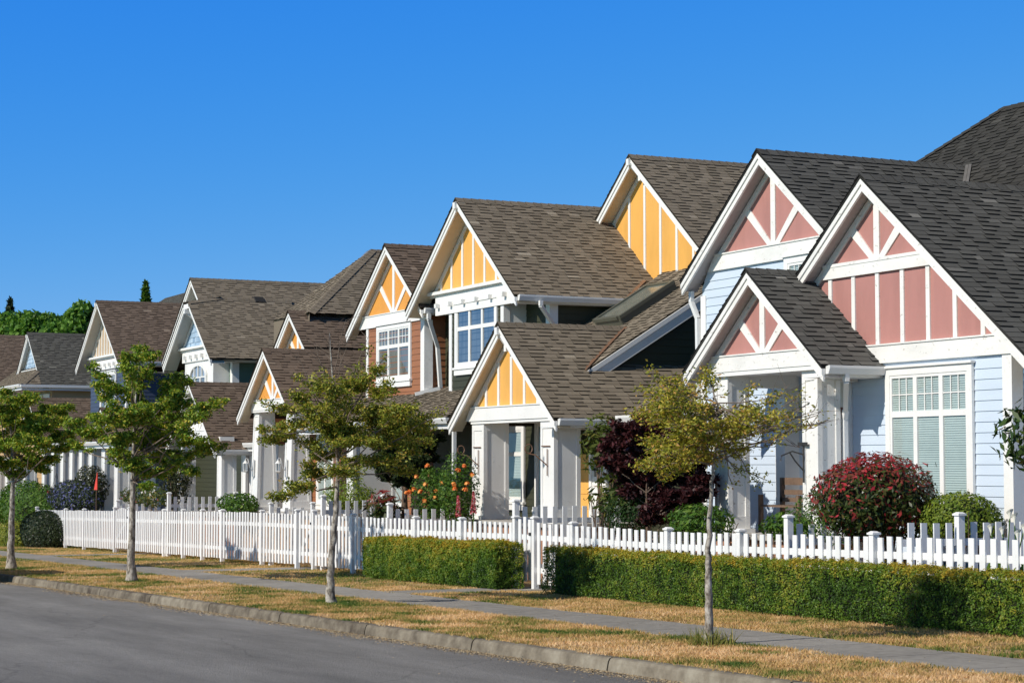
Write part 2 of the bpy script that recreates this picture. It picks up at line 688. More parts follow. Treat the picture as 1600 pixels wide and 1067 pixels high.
        if hb:
            w2 = (top-zb)/t+.06
            tr.xz([(xa-w2, zb), (xa+w2, zb), (xa+w2+hb/t*.6, zb-hb), (xa-w2-hb/t*.6, zb-hb)], yw-.055, yw)
            tr.box(xa-w2, xa+w2, yw-(.16 if hb < .15 else .075), yw, zb-(.05 if hb < .15 else .002), zb+.022)
        tr.build('gable_trim', trim, h)
        if bracket:
            top -= (t*dclip+.12 if clip else 0)
            b = MB()
            b.box(xa-.06, xa+.06, yf-.07, yw-.03, top-.05, top+.10)
            b.box(xa-.05, xa+.05, yw-.16, yw-.028, top-.38, top-.05)
            b.bar((xa, yf+.02, top-.03), (xa, yw-.06, top-.30), .09, .09)
            b.build('bracket', trim, h)


def window(h, x0, x1, z0, z1, y, cols=3, trans=.36, grille=(3, 2), blind=True, back=DARKROOM, glass=None, case=.11, trim=WHITE, arch=False,
           head=True):
    fr = MB()
    c = case
    p = .045
    zc_ = z1 if arch else z1+c
    fr.box(x0-c, x0, y-p, y, z0-c*.6, zc_)
    fr.box(x1, x1+c, y-p, y, z0-c*.6, zc_)
    if not arch:
        fr.box(x0, x1, y-p, y, z1, z1+c)
    fr.box(x0, x1, y-p, y, z0-c*.6, z0)
    fr.box(x0-c-.04, x1+c+.04, y-p-.04, y, z0-c*.6-.05, z0-c*.6+.0)
    fr.box(x0-c, x1+c, y-p-.012, y, z0-c*.6-.05-.13, z0-c*.6-.05)
    if head:
        fr.box(x0-c-.03, x1+c+.03, y-p-.035, y, z1+c, z1+c+.035)
    w = fr.build('window', trim, h)
    sa = MB()
    b = .045
    zt = z1-(z1-z0)*trans if trans else None
    cw = (x1-x0)/cols
    rows = [(z0, z1)] if not trans else [(z0, zt), (zt, z1)]
    for i in range(cols):
        for (a, d) in rows:
            xl, xr = x0+i*cw, x0+(i+1)*cw
            sa.box(xl, xl+b, y-.035, y-.005, a, d)
            sa.box(xr-b, xr, y-.035, y-.005, a, d)
            sa.box(xl+b, xr-b, y-.034, y-.005, a, a+b)
            sa.box(xl+b, xr-b, y-.034, y-.005, d-b, d)
    if grille and trans:
        gx, gy = grille
        for i in range(cols):
            xl, xr = x0+i*cw+b, x0+(i+1)*cw-b
            for q in range(1, gx):
                x = xl+(xr-xl)*q/gx
                sa.box(x-.009, x+.009, y-.026, y-.016, zt+b, z1-b)
            for q in range(1, gy):
                z = zt+b+(z1-zt-2*b)*q/gy
                sa.box(xl, xr, y-.0255, y-.0165, z-.009, z+.009)
    sa.build('sash', trim, w)
    g = MB()
    for i in range(cols):
        for (a, d) in rows:
            xl, xr = x0+i*cw+b, x0+(i+1)*cw-b
            g.face([(xl, y-.0145, a+b), (xr, y-.0145, a+b), (xr, y-.0145, d-b), (xl, y-.0145, d-b)])
    g.build('pane', glass or PANE, w)
    bk = MB()
    bk.face([(x0, y-.002, z0), (x1, y-.002, z0), (x1, y-.002, z1), (x0, y-.002, z1)])
    if blind:
        z = z0+.05
        while z < z1-.05:
            bk.face([(x0+b, y-.0125, z), (x1-b, y-.0125, z), (x1-b, y-.004, z+.025), (x0+b, y-.004, z+.025)])
            z += .034
    bk.build('blind' if blind else 'backing', BLIND if blind else back, w)
    if blind:
        b2 = MB()
        b2.face([(x0, y-.0015, z0), (x1, y-.0015, z0), (x1, y-.0015, z1), (x0, y-.0015, z1)])
    return w


def column(h, cx, cy, w, z0, z1, w0=None, mat=WHITE, d=None):
    """square porch column with recessed panels"""
    mb = MB()
    w0 = w0 or w
    dd = (d or w)-w
    r = .018
    mb.frustum((cx, cy), w0-2*r, w0+dd-2*r, w-2*r, w+dd-2*r, z0, z1)
    st = .085
    for sx in (-1, 1):
        for sy in (-1, 1):
            a = [(cx+sx*(w0/2-st/2), cy+sy*((w0+dd)/2-st/2)), (cx+sx*(w/2-st/2), cy+sy*((w+dd)/2-st/2))]
            b = len(mb.v)
            for (x, y), z in zip(a, (z0, z1)):
                mb.v.extend([(x-st/2, y-st/2, z), (x+st/2, y-st/2, z), (x+st/2, y+st/2, z), (x-st/2, y+st/2, z)])
            for q in ((3, 2, 1, 0), (4, 5, 6, 7), (0, 1, 5, 4), (1, 2, 6, 5), (2, 3, 7, 6), (3, 0, 4, 7)):
                mb.f.append(tuple(b+i for i in q))
                mb.t.append(.5)
    f = lambda z: w0+(w-w0)*(z-z0)/(z1-z0)
    for a, b_ in ((z0, z0+.2), (z1-.16, z1)):
        wa, wb = f(a)-.004, f(b_)-.004
        mb.frustum((cx, cy), wa, wa+dd, wb, wb+dd, a, b_)
    mb.frustum((cx, cy), w0+.12, w0+dd+.12, w0+.12, w0+dd+.12, z0-.07, z0+.0)
    return mb.build('column', mat, h)


def downspout(h, pts, s=.075):
    mb = MB()
    for a, b in zip(pts, pts[1:]):
        up = (0, 1, 0) if abs(b[2]-a[2]) > abs(b[1]-a[1]) and abs(b[2]-a[2]) > abs(b[0]-a[0]) else (0, 0, 1)
        mb.bar(a, b, s, s, up=up)
    mb.build('downspout', GUTTER, h)


def sided_roof(mb, p0, p1, t, depth, e=.125):
    """a lean-to slope whose eave runs p0->p1 along X and rises towards +Y"""
    p0, p1 = Vector(p0), Vector(p1)
    L = (p1-p0).length
    k = sqrt(1+t*t)
    shingles(mb, p0, (1, 0, 0), (0, 1, t), Vector((0, -t, 1)).normalized(), depth*k, lambda d: 0, lambda d: L, e)
    mb.prism([p0+Vector((0, .0, -.005)), p1+Vector((0, 0, -.005)), p1+Vector((0, depth, depth*t-.005)), p0+Vector((0, depth, depth*t-.005))], (0, 0, -.05), 0)


def street_gutter(h, x0, x1, y, z, name='gutter'):
    mb = MB()
    prof = [(0, 0), (-.10, .02), (-.13, .02), (-.13, -.02), (-.09, -.11), (0, -.11)]
    mb.prism([(x0, y+a, z-.02+b) for a, b in prof], (x1-x0, 0, 0))
    mb.box(x0, x1, y, y+.03, z-.24, z-.03)
    mb.build(name, GUTTER, h)


def frame_door(h, x0, x1, z0, z1, y, col, lite=True):
    fr = MB()
    c = .1
    fr.box(x0-c, x0, y-.05, y, z0, z1+c)
    fr.box(x1, x1+c, y-.05, y, z0, z1+c)
    fr.box(x0, x1, y-.05, y, z1, z1+c)
    d = fr.build('door', WHITE, h)
    lf = MB()
    lf.box(x0, x1, y-.02, y, z0, z1)
    for (a, b) in ((.12, .46), (.54, .88)):
        lf.box(x0+(x1-x0)*a, x0+(x1-x0)*b, y-.032, y-.02, z0+.2, z0+(z1-z0)*.45)
    lf.build('door_leaf', col, d)
    if lite:
        g = MB()
        g.box(x0+(x1-x0)*.14, x0+(x1-x0)*.86, y-.03, y-.021, z0+(z1-z0)*.52, z1-.18)
        g.build('pane', PANE_SKY, d)
    kn = MB()
    kn.lathe((x0+.08, y-.05, z0+1.0), [(.01, -.03), (.03, -.015), (.03, .015), (.01, .03)], 8)
    kn.build('handle', DARKM, d)


# ================================================================== HOUSES
def street_wall(h, mat, poly, y, e=.15):
    mb = MB()
    siding(mb, poly, 'S', y, e)
    mb.build('wall', mat, h)


def side_wall(h, mat, poly, x, e=.15, face='E'):
    mb = MB()
    siding(mb, poly, face, x, e)
    mb.build('wall', mat, h)


def corner(h, x, y, z0, z1, w=.14, sx=1):
    """corner board pair wrapped round an outer corner; sx=1: corner towards +X"""
    mb = MB()
    mb.box(*sorted((x+sx*.03, x-sx*w)), y-.03, y+.002, z0, z1)
    mb.box(*sorted((x+sx*.03, x-sx*.002)), y+.002, y+w, z0, z1)
    mb.build('corner_board', WHITE, h)


def rect(x0, x1, z0, z1):
    return [(x0, z0), (x1, z0), (x1, z1), (x0, z1)]


def porch_floor(h, x0, x1, y0, y1, z, base=BRICK):
    zb = gz((x0+x1)/2)-.2
    mb = MB()
    mb.box(x0, x1, y0, y1, z-.07, z)
    f = mb.build('porch_floor', STONE, h)
    mb = MB()
    mb.box(x0+.08, x1-.08, y0+.08, y1, zb, z-.07)
    mb.build('plinth', base, h)


def dentils(h, xa, w, n, y, z, s=.11):
    for i in range(n):
        mb = MB()
        x = xa-w/2+w*i/(n-1)
        mb.box(x-s/2, x+s/2, y-.11, y, z-s/2, z+s/2)
        mb.build('trim_block', WHITE, h)


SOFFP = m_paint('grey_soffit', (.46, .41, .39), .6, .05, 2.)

# ------------------------------------------------------------------ 1  pink and blue house (right)
h1 = empty('house', (-25, 18, gz(-25)), 'pale blue clapboard house with dusty pink gables and dark shingle roof', 'house', 'row houses along the street')
ap = P(1167, 421, 16.9)
gable(h1, ap.x, ap.z, 1.98, 2.06, 16.9, 17.2, 18.62, SH_CHAR, soff=SOFFP, trim=WHITE_OLD, panel=PINK, style='V', zb=1.76, hb=.25, gut='R', gut_y=18.02,
      wr=1.5)
ap = P(1345, 274, 17.75)
XM, ZM = ap.x, ap.z
gable(h1, XM, ZM, 1.75, 4.0, 17.75, 18.05, 24.5, SH_CHAR, soff=SOFFP, trim=WHITE_OLD, panel=PINK, style='V', zb=1.80, hb=.27, split=3.12, nb=.62)
ap = P(1184, 235, 18.3)
XR_, ZR_ = ap.x, ap.z
gable(h1, XR_, ZR_, 2.6, 2.3, 18.3, 18.62, 23.2, SH_CHAR, soff=SOFFP, trim=WHITE_OLD, panel=PINK, style='V', zb=P(1132, 398, 18.62).z, hb=.27)
# big hipped roof behind
mb = MB()
yt, zt, xl = 24.4, 6.72, -29.3
TH = .835
kk = sqrt(1+TH*TH)
dep = 3.6
shingles(mb, (xl-dep, yt-dep, zt-TH*dep), (1, 0, 0), (0, 1, TH), Vector((0, -TH, 1)).normalized(), dep*kk, lambda d: d/kk, lambda d: 18+dep)
shingles(mb, (xl-dep, yt-dep, zt-TH*dep), (0, 1, 0), (1, 0, TH), Vector((-TH, 0, 1)).normalized(), dep*kk, lambda d: d/kk, lambda d: 9-d/kk)
q = [(xl-dep, yt-dep, zt-TH*dep-.03), (-11.3, yt-dep, zt-TH*dep-.03), (-11.3, yt, zt-.03), (xl, yt, zt-.03)]
mb.face(q, 0)
q = [(-11.3, yt+dep, zt-TH*dep), (xl-dep, yt+dep, zt-TH*dep), (xl, yt, zt), (-11.3, yt, zt)]
mb.face(q, .5)
ridge_caps(mb, (xl, yt, zt), (-11.3, yt, zt))
hip_caps(mb, (xl-dep, yt-dep, zt-TH*dep), (xl, yt, zt), (-TH, 0, 1), (0, -TH, 1), (-1, 1, 0))
mb.build('roof', SH_DRK, h1)
mb = MB()     # valley flashing where the left gable meets the hipped roof
for s_ in (0, 1):
    a = Vector((XR_+.02+.09*s_, yt-(zt-ZR_)/TH-.02, ZR_+.03))
    b_ = a+Vector((.9, -.9*.785/.835, -.7065))
    mb = MB()
    mb.bar(a, b_, .05, .025, up=(.5, -.5, 1))
    mb.build('valley_flashing', FLASH, h1)
kk = sqrt(1+T0*T0)
# walls
street_wall(h1, BLUE, rect(-25.45, -21.6, -1.4, 1.55), 18.05)
side_wall(h1, BLUE, rect(18.05, 26, -1.9, 1.0), -21.6)
side_wall(h1, BLUE, rect(18.05, 19.25, -1.1, 1.55), -25.45, face='W')
corner(h1, -21.6, 18.05, -1.9, 1.55, .17)
corner(h1, -25.45, 18.05, -1.1, 1.55, .1, sx=-1)
street_wall(h1, BLUE, [(-30.75, -1.6), (-28.1, -1.6), (-28.1, 3.66), (-30.45, 3.66), (-30.75, 3.2)], 18.62)
side_wall(h1, BLUE, rect(18.62, 19.25, -1.1, 1.55), -28.1)
side_wall(h1, BLUE, rect(18.62, 26, -1.9, 3.0), -30.75, face='W')
corner(h1, -28.1, 18.62, -1.1, 1.5, .26)
corner(h1, -30.75, 18.62, -1.6, 3.05, .14, sx=-1)
street_wall(h1, BLUE, rect(-28.1, -25.45, -1.1, 1.55), 19.25)
street_wall(h1, BLUE, rect(-28.1, -25.8, 1.5, 3.66), 18.62)
mb = MB()
mb.box(-28.4, -25.0, 17.24, 19.2, 1.485, 1.52)
mb.build('porch_ceiling', WHITE, h1)
mb = MB()
mb.box(-28.0, -27.72, 17.5, 18.6, 1.27, 1.485)
mb.box(-25.42, -25.14, 17.5, 18.0, 1.27, 1.485)
mb.box(-28.35, -25.0, 17.16, 17.5, 1.44, 1.51)
mb.build('beam', WHITE, h1)
for cx in (-27.9, -25.32):
    column(h1, cx, 17.44, .42, -1.05, 1.45, mat=WHITE_OLD)
porch_floor(h1, -28.7, -24.7, 17.0, 19.2, -1.12)
window(h1, -24.32, -22.50, -.62, 1.33, 18.03, trans=.30)
window(h1, -27.9, -26.4, 2.2, 3.38, 18.60, cols=3, trans=.4)
frame_door(h1, -27.55, -26.75, -1.12, .95, 19.235, m_paint('maroon_paint', (.14, .04, .03), .5))
mb = MB()
mb.box(-27.65, -26.65, 19.19, 19.235, 1.05, 1.46)
mb.build('transom', WHITE, h1)
downspout(h1, [(-24.46, 17.3, 1.35), (-24.46, 17.3, 1.24), (-25.05, 17.7, .82), (-25.13, 17.74, .7), (-25.13, 17.74, -1.4)])
downspout(h1, [(-30.95, 18.5, 3.15), (-30.95, 18.5, 2.95), (-30.82, 18.55, 2.65), (-30.82, 18.57, 1.0)])
mb = MB()
mb.box(-25.60, -25.35, 17.19, 17.205, .28, .34)
mb.bar((-25.46, 17.2, .30), (-25.46, 17.2, -.28), .02, .02, up=(1, 0, 0))
mb.tube([(-25.46, 17.2, .15), (-25.46, 17.0, .2), (-25.46, 16.8, .13), (-25.46, 16.78, .05)], .012, 5)
mb.tube([(-25.46, 17.2, -.1), (-25.46, 17.05, .05), (-25.46, 16.95, .18)], .012, 5)
mb.build('hanging_bracket', DARKM, h1)

# ------------------------------------------------------------------ 2  dark green house with yellow gables
h2 = empty('house', (-38, 18, gz(-38)), 'dark green house with golden yellow gables, white columns and a roof skylight', 'house', 'row houses along the street')
ap = P(779, 505, 16.9)
X2, Z2 = ap.x, ap.z
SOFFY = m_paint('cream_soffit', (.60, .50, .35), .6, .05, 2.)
gable(h2, X2, Z2, 2.5, 2.5, 16.9, 17.2, 20.6, SH_BRN, soff=SOFFY, panel=YEL, style='vert', zb=1.17, hb=.27, gut='R', gut_y=18.4, nb=.6, bracket=True, wr=1.8)
ap = P(713, 311, 18.4)
XG, ZG = ap.x, ap.z
zbG = P(680, 465, 18.85).z
gable(h2, XG, ZG, 3.02, 3.12, 18.4, 18.85, 22.4, SH_BRN, soff=SOFFY, panel=YEL, style='vert', zb=zbG+.08, hb=.1, gut='R', gut_y=22.1, nb=.62, bracket=True,
      wr=2.8, wl=2.8)
mb = MB()
mb.box(-43.35, -39.0, 18.78, 18.86, zbG-.46, zbG-.02)
mb.build('frieze', WHITE, h2)
dentils(h2, XG, 3.7, 6, 18.78, zbG-.24, .10)
ap = P(984, 243, 21.8)
gable(h2, ap.x, ap.z, 3.3, 3.4, 21.8, 22.2, 30, SH_BRN, soff=SOFFY, panel=YEL, style='vert', zb=4.16, hb=0, nb=.72, bracket=True)
# lean-to roof coming down towards the street
ts, ys0, zs0, xsr = .611, 18.08, 1.77, -34.57
mb = MB()
def zshed(y):
    return zs0+ts*(y-ys0)
sided_roof(mb, (X2-.05, 17.75, zshed(17.75)), (xsr, 17.75, zshed(17.75)), ts, 22.25-17.75)
sided_roof(mb, (-38.4, 19.3, zshed(19.3)), (X2-.05, 19.3, zshed(19.3)), ts, 22.25-19.3)
mb.build('roof', SH_BRN, h2)
mb = MB()
for (o0, o1, xx, ww) in ((-.03, -.13, xsr-.03, .075), (-.13, -.34, xsr-.03, .05)):
    mb.prism([(xx, 17.78, zshed(17.78)+o0), (xx, 22.9, zshed(22.9)+o0), (xx, 22.9, zshed(22.9)+o1), (xx, 17.78, zshed(17.78)+o1)], (ww, 0, 0))
mb.build('barge_board', GUTTER, h2)
# copper valleys
def on_shed(px, py, dz=0):
    d = ray(px, py)
    n = Vector((0, -ts, 1))
    return d*((zs0+dz-ts*ys0)/d.dot(n))
mb = MB()
va = Vector((-34.75, 17.95, zshed(17.95)+.035))
def vall(x):      # porch roof meets the lean-to
    z = Z2-T0*(x-X2)
    return Vector((x, ys0+(z-zs0)/ts, z+.03))
mb.bar(vall(-34.62), vall(X2+.03), .13, .012, up=(.3, -.4, 1))
mb.bar(vall(-34.52)+Vector((.07, 0, .012)), vall(X2+.1)+Vector((.07, 0, .012)), .03, .02, up=(.3, -.4, 1))
mb.build('valley_flashing', COPPER, h2)
mb = MB()
def vall2(x):     # main roof meets the lean-to
    z = ZG-T0*(x-XG)
    return Vector((x, ys0+(z-zs0)/ts, z+.03))
mb.bar(vall2(-38.1), vall2(-38.75), .13, .012, up=(.3, -.4, 1))
mb.build('valley_flashing', COPPER, h2)
# skylight
c = [on_shed(*p, .16) for p in ((943, 495), (993, 487), (1049, 448), (1000, 455))]
mid = sum(c, Vector())/4
ux = Vector((1, 0, 0))
us = Vector((0, 1, ts)).normalized()
un = Vector((0, -ts, 1)).normalized()
wx = 1.15
ls = 1.55
mid = Vector((mid.x, mid.y, zshed(mid.y)))
def sky_box(m, x0, x1, s0, s1, n0, n1):
    q = [mid+ux*x+us*s for x, s in ((x0, s0), (x1, s0), (x1, s1), (x0, s1))]
    m.prism([p+un*n0 for p in q], un*(n1-n0))
mb = MB()
SKYF = m_paint('bronze_frame', (.10, .10, .075), .4)
sky_box(mb, -wx/2, wx/2, -ls/2, ls/2, -.02, .16)
for a in ((-wx/2-.03, -wx/2+.07, -ls/2, ls/2), (wx/2-.07, wx/2+.03, -ls/2, ls/2), (-wx/2+.07, wx/2-.07, -ls/2-.03, -ls/2+.07), (-wx/2+.07, wx/2-.07, ls/2-.07, ls/2+.03)):
    sky_box(mb, *a, .15, .22)
sk = mb.build('skylight', SKYF, h2)
mb = MB()
sky_box(mb, -wx/2+.07, wx/2-.07, -ls/2+.07, ls/2-.07, .162, .19)
mb.build('pane', m_paint('skylight_glass', (.17, .18, .15), .12, .25, 3.), sk)
# low roof at the right with a gutter to the street
mb = MB()
sided_roof(mb, (X2+2.42, 18.3, .90), (-30.1, 18.3, .90), .5, 2.4)
mb.build('roof', SH_BRN, h2)
street_gutter(h2, X2+2.55, -30.1, 18.3, .93)
# low roof left, over the entrance beside the neighbour
mb = MB()
sided_roof(mb, (-43.6, 17.05, 1.0), (-38.9, 17.05, 1.0), .4, 2.4)
mb.build('roof', SH_BRN, h2)
street_gutter(h2, -43.6, -38.5, 17.05, 1.0)
# walls
street_wall(h2, DGREEN, rect(-42.6, -39.65, 1.3, zbG-.4), 18.85)
corner(h2, -42.6, 18.85, 1.5, zbG-.45, .13, sx=-1)
corner(h2, -39.65, 18.85, 1.5, zbG-.45, .13)
side_wall(h2, WHITE, rect(18.85, 19.4, 1.5, zbG-.4), -39.65, e=3)
street_wall(h2, DGREEN, rect(-44.4, -38.45, .9, 3.75), 19.4)
corner(h2, -44.4, 19.4, 1.3, 3.6, .13, sx=-1)
corner(h2, -38.45, 19.4, 1.5, 3.74, .17)
side_wall(h2, DGREEN, rect(19.4, 26, .9, 3.78), -38.45)
side_wall(h2, DGREEN, rect(19.4, 26, -1.9, 3.6), -44.4, face='W')
street_wall(h2, DGREEN, rect(-43.7, -34.75, -1.5, 1.25), 18.9)
side_wall(h2, DGREEN, [(18.2, .2), (26, .2), (26, 4.3), (22.2, 4.2), (18.2, 1.72)], -34.75)
side_wall(h2, DGREEN, rect(18.9, 26, -1.9, .2), -34.75)
street_wall(h2, DGREEN, rect(-34.75, -30.4, -1.5, .75), 19.2)
side_wall(h2, DGREEN, rect(19.2, 24, -1.9, 1.2), -30.4)
corner(h2, -30.4, 19.2, -1.4, .75, .14)
street_wall(h2, YEL, rect(-36.15, -35.6, -1.1, .6), 18.87, e=.3)
window(h2, -42.15, -40.05, 2.32, 3.62, 18.84, trans=.36, grille=None, blind=False, back=m_paint('drawn_curtain', (.20, .21, .21), .9, .7, 9., grain=(1, 1, .06)), glass=PANE_SKY)
window(h2, -39.75, -38.75, -.75, .75, 18.88, cols=1, trans=.35, grille=None)
window(h2, -38.0, -37.3, -.9, .85, 18.88, cols=1, trans=.35, grille=None)
frame_door(h2, -35.5, -34.95, -1.1, .55, 18.88, WHITE)
for cx in (-37.46, -34.24):
    column(h2, cx, 17.49, .58, -1.06, .86)
mb = MB()
mb.box(-38.0, -33.7, 17.24, 18.9, .88, .91)
mb.build('porch_ceiling', WHITE, h2)
mb = MB()
mb.box(-34.45, -34.05, 17.6, 18.9, .68, .88)
mb.box(-37.75, -33.95, 17.17, 17.24, .84, 1.0)
mb.build('beam', WHITE, h2)
porch_floor(h2, -38.3, -33.4, 16.9, 18.9, -1.13)
downspout(h2, [(-38.02, 18.95, 3.53), (-38.02, 18.95, 3.42), (-38.3, 19.42, 3.0), (-38.36, 19.48, 2.9), (-38.36, 19.48, 2.35)])
downspout(h2, [(-38.45, 17.1, .85), (-38.45, 17.1, -1.6)])
for cx in (-37.5, -34.3):
    mb = MB()
    mb.box(cx-.18, cx+.18, 17.19, 17.203, .345, .365)
    mb.bar((cx+.08, 17.19, .30), (cx+.08, 17.19, -.22), .014, .018, up=(1, 0, 0))
    pts = [(cx+.08, 17.19, -.02), (cx+.0, 16.98, .18)]
    for k in range(12):
        a = k/11*2*pi*1.15
        pts.append((cx-.06, 16.86-.09*sin(a)*.9, .30-.09*cos(a)+.0))
    mb.tube(pts, .012, 5)
    mb.build('scroll_bracket', m_paint('rusty_iron', (.16, .08, .045), .6), h2)

# ------------------------------------------------------------------ 3  russet house with orange gables
h3 = empty('house', (-48, 18, gz(-48)), 'russet brown house with amber gables and tapered white porch columns', 'house', 'row houses along the street')
ap = P(411, 545, 16.9)
gable(h3, ap.x, ap.z, 2.25, 2.25, 16.9, 17.2, 22.5, SH_UMB, soff=SOFFY, panel=ORG, style='V', zb=1.74, hb=.27, gut='R', gut_y=18.6)
XB = ap.x
ap = P(451, 486, 18.1)
gable(h3, ap.x, ap.z, 2.7, ap.x*-1+XB-.02, 18.1, 18.4, 22.5, SH_UMB, soff=SOFFY, panel=ORG, style='V', zb=2.95, hb=.2)
ap = P(602, 382, 18.6)
XO, ZO = ap.x, ap.z
zbO = P(577, 496, 18.85).z
gable(h3, XO, ZO, 2.75, 2.35, 18.6, 18.85, 24, SH_UMB, t=.755, soff=SOFFY, panel=ORG, style='V', zb=zbO, hb=.30, gut='R', gut_y=22)
# hipped roof behind
mb = MB()
ar = P(580, 391, 21.6)
yt, zt, xl = 21.6, ar.z, ar.x
dep, th = 3.05, .72
k2 = sqrt(1+th*th)
shingles(mb, (xl, yt-dep, zt-th*dep), (1, 0, 0), (0, 1, th), Vector((0, -th, 1)).normalized(), dep*k2, lambda d: 0, lambda d: .02+dep-d/k2)
shingles(mb, (xl+dep, yt-dep, zt-th*dep), (0, 1, 0), (-1, 0, th), Vector((th, 0, 1)).normalized(), dep*k2, lambda d: d/k2, lambda d: dep+6)
hip_caps(mb, (xl+dep, yt-dep, zt-th*dep), (xl, yt, zt), (th, 0, 1), (0, -th, 1), (1, 1, 0), w=.17)
ridge_caps(mb, (xl, yt, zt), (xl, yt+6, zt), t=th)
mb.face([(xl, yt-dep+.02, zt-th*dep-1.6), (xl+dep, yt-dep+.02, zt-th*dep-1.6), (xl+dep, yt-dep+.02, zt-th*dep), (xl, yt-dep+.02, zt-th*dep)], .35)
mb.face([(xl, yt-dep, zt-th*dep-.03), (xl, yt+6, zt-th*dep), (xl, yt+6, zt), (xl, yt, zt-.03)], .3)
mb.face([(xl, yt-dep, zt-th*dep-.03), (xl+dep, yt-dep, zt-th*dep-.03), (xl, yt, zt-.03)], 0)
mb.build('roof', SH_BRN, h3)
mb = MB()
sided_roof(mb, (-48.4, 17.05, 1.0), (-43.7, 17.05, 1.0), .4, 1.85)
mb.build('roof', SH_BRN, h3)
street_gutter(h3, -48.4, -43.6, 17.05, 1.0)
street_wall(h3, BROWN, rect(-47.95, -44.15, 1.5, zbO-.3), 18.85)
corner(h3, -47.95, 18.85, 1.6, zbO-.3, .12, sx=-1)
corner(h3, -44.15, 18.85, 1.7, zbO-.3, .2)
side_wall(h3, BROWN, rect(18.85, 24, 1.5, zbO-.2), -44.15)
side_wall(h3, BROWN, rect(18.85, 24, 1.5, zbO-.2), -47.95, face='W')
street_wall(h3, BROWN, rect(-53, -43.8, -1.9, 1.5), 18.88)
side_wall(h3, BROWN, rect(18.88, 26, -2.4, 1.5), -43.8)
side_wall(h3, BROWN, rect(18.0, 26, -2.4, 1.8), -53, face='W')
window(h3, -47.1, -45.05, 2.18, 3.42, 18.84, trans=.36, blind=False, back=m_paint('net_curtain', (.16, .17, .16), .9, .5, 14., grain=(1, 1, .1)))
window(h3, -51.6, -50.5, -1.0, .95, 18.86, cols=2, trans=.3)
window(h3, -47.2, -45.4, -1.0, .4, 18.86, cols=3, trans=None)
for cx in (-52.2, -49.45):
    column(h3, cx, 17.47, .45, -1.16, 1.47, w0=.6)
column(h3, -44.5, 17.6, .42, -1.16, .78, d=1.1)
mb = MB()
mb.box(-52.4, -49.2, 17.16, 17.7, 1.42, 1.5)
mb.box(-49.65, -49.25, 17.6, 18.85, 1.25, 1.48)
mb.build('beam', WHITE, h3)
porch_floor(h3, -52.8, -43.9, 16.95, 18.9, -1.23, base=m_paint('sandy_brick', (.45, .30, .19), .85, .3, 9., bump=.5))
downspout(h3, [(-43.68, 18.75, 3.63), (-43.68, 18.75, 3.5), (-43.95, 19.1, 2.85), (-44.0, 19.2, 1.85), (-44.15, 18.6, 1.7)], .085)
for cx in (-52.25, -49.5):
    mb = MB()
    y = 17.19
    zc = .02
    mb.box(cx-.06, cx+.06, y-.03, y, zc-.35, zc+.12)
    mb.tube([(cx, y-.02, zc-.2), (cx, y-.12, zc-.1), (cx, y-.17, zc+.13), (cx, y-.22, zc+.15), (cx, y-.24, zc+.1)], .014, 6)
    lm = mb.build('wall_lantern', WHITE, h3)
    mb = MB()
    mb.lathe((cx, y-.24, zc-.2), [(.015, -.04), (.045, -.015), (.062, 0), (.062, .015)], 6)
    mb.lathe((cx, y-.24, zc+.0), [(.075, 0), (.075, .015), (.038, .06), (.015, .09), (.01, .12)], 6)
    for k in range(6):
        a = k*pi/3
        mb.bar((cx+.058*cos(a), y-.24+.058*sin(a), zc-.19), (cx+.068*cos(a), y-.24+.068*sin(a), zc+.005), .012, .012, up=(1, .2, 0))
    mb.build('lantern_cage', WHITE, lm)
    mb = MB()
    mb.lathe((cx, y-.24, zc-.185), [(.045, 0), (.052, .185)], 6)
    mb.build('lantern_glass', PANE_SKY, lm)

# ------------------------------------------------------------------ 4  sage green house with blue cedar gable and arched window
h4 = empty('house', (-62, 18, gz(-62)), 'sage green house with blue cedar gable above an arched window', 'house', 'row houses along the street')
ap = P(298, 435, 18.85)
X4, Z4 = ap.x, ap.z
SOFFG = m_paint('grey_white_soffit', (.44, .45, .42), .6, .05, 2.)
gable(h4, X4, Z4, 3.4, 3.55, 18.85, 19.25, 30, SH_BRN, soff=SOFFG, panel=WHITE, style='none', zb=3.6, hb=.1, gut='R', gut_y=27, wr=3.0)
xc = P(291, 474, 18.4)
za4 = xc.z+.225
gable(h4, xc.x, za4, 2.75, 2.75, 18.4, 18.85, 22., SH_BRN, soff=SOFFG, panel=SBLUE, style='cedar', zb=P(280, 550, 18.85).z+.05, hb=.12, clip=(0, .27, 4.4), bracket=True)
zb4 = P(280, 550, 18.85).z
dentils(h4, xc.x, 2.6, 5, 18.79, zb4-.26, .12)
mb = MB()
mb.box(xc.x-1.75, xc.x+1.75, 18.79, 18.86, zb4-.42, zb4-.08)
mb.build('frieze', WHITE, h4)
mb = MB()
mb.box(xc.x-1.6, xc.x+1.6, 18.85, 19.4, 1.4, zb4-.05)
mb.build('wall', WHITE, h4)
street_wall(h4, BGREEN, rect(-66.6, X4+3.0, .75, 3.3), 19.4)
side_wall(h4, BGREEN, rect(19.4, 27, .75, 3.4), X4+3.0)
side_wall(h4, BGREEN, rect(19.4, 27, -2.4, 3.4), -66.6, face='W')
corner(h4, X4+3.0, 19.4, .6, 3.3, .2)
wn = window(h4, xc.x-.85, xc.x+.85, 1.95, 2.88, 18.84, trans=None, blind=False, back=m_paint('net_curtain', (.16, .17, .16), .9, .5, 14., grain=(1, 1, .1)), head=False, arch=True)
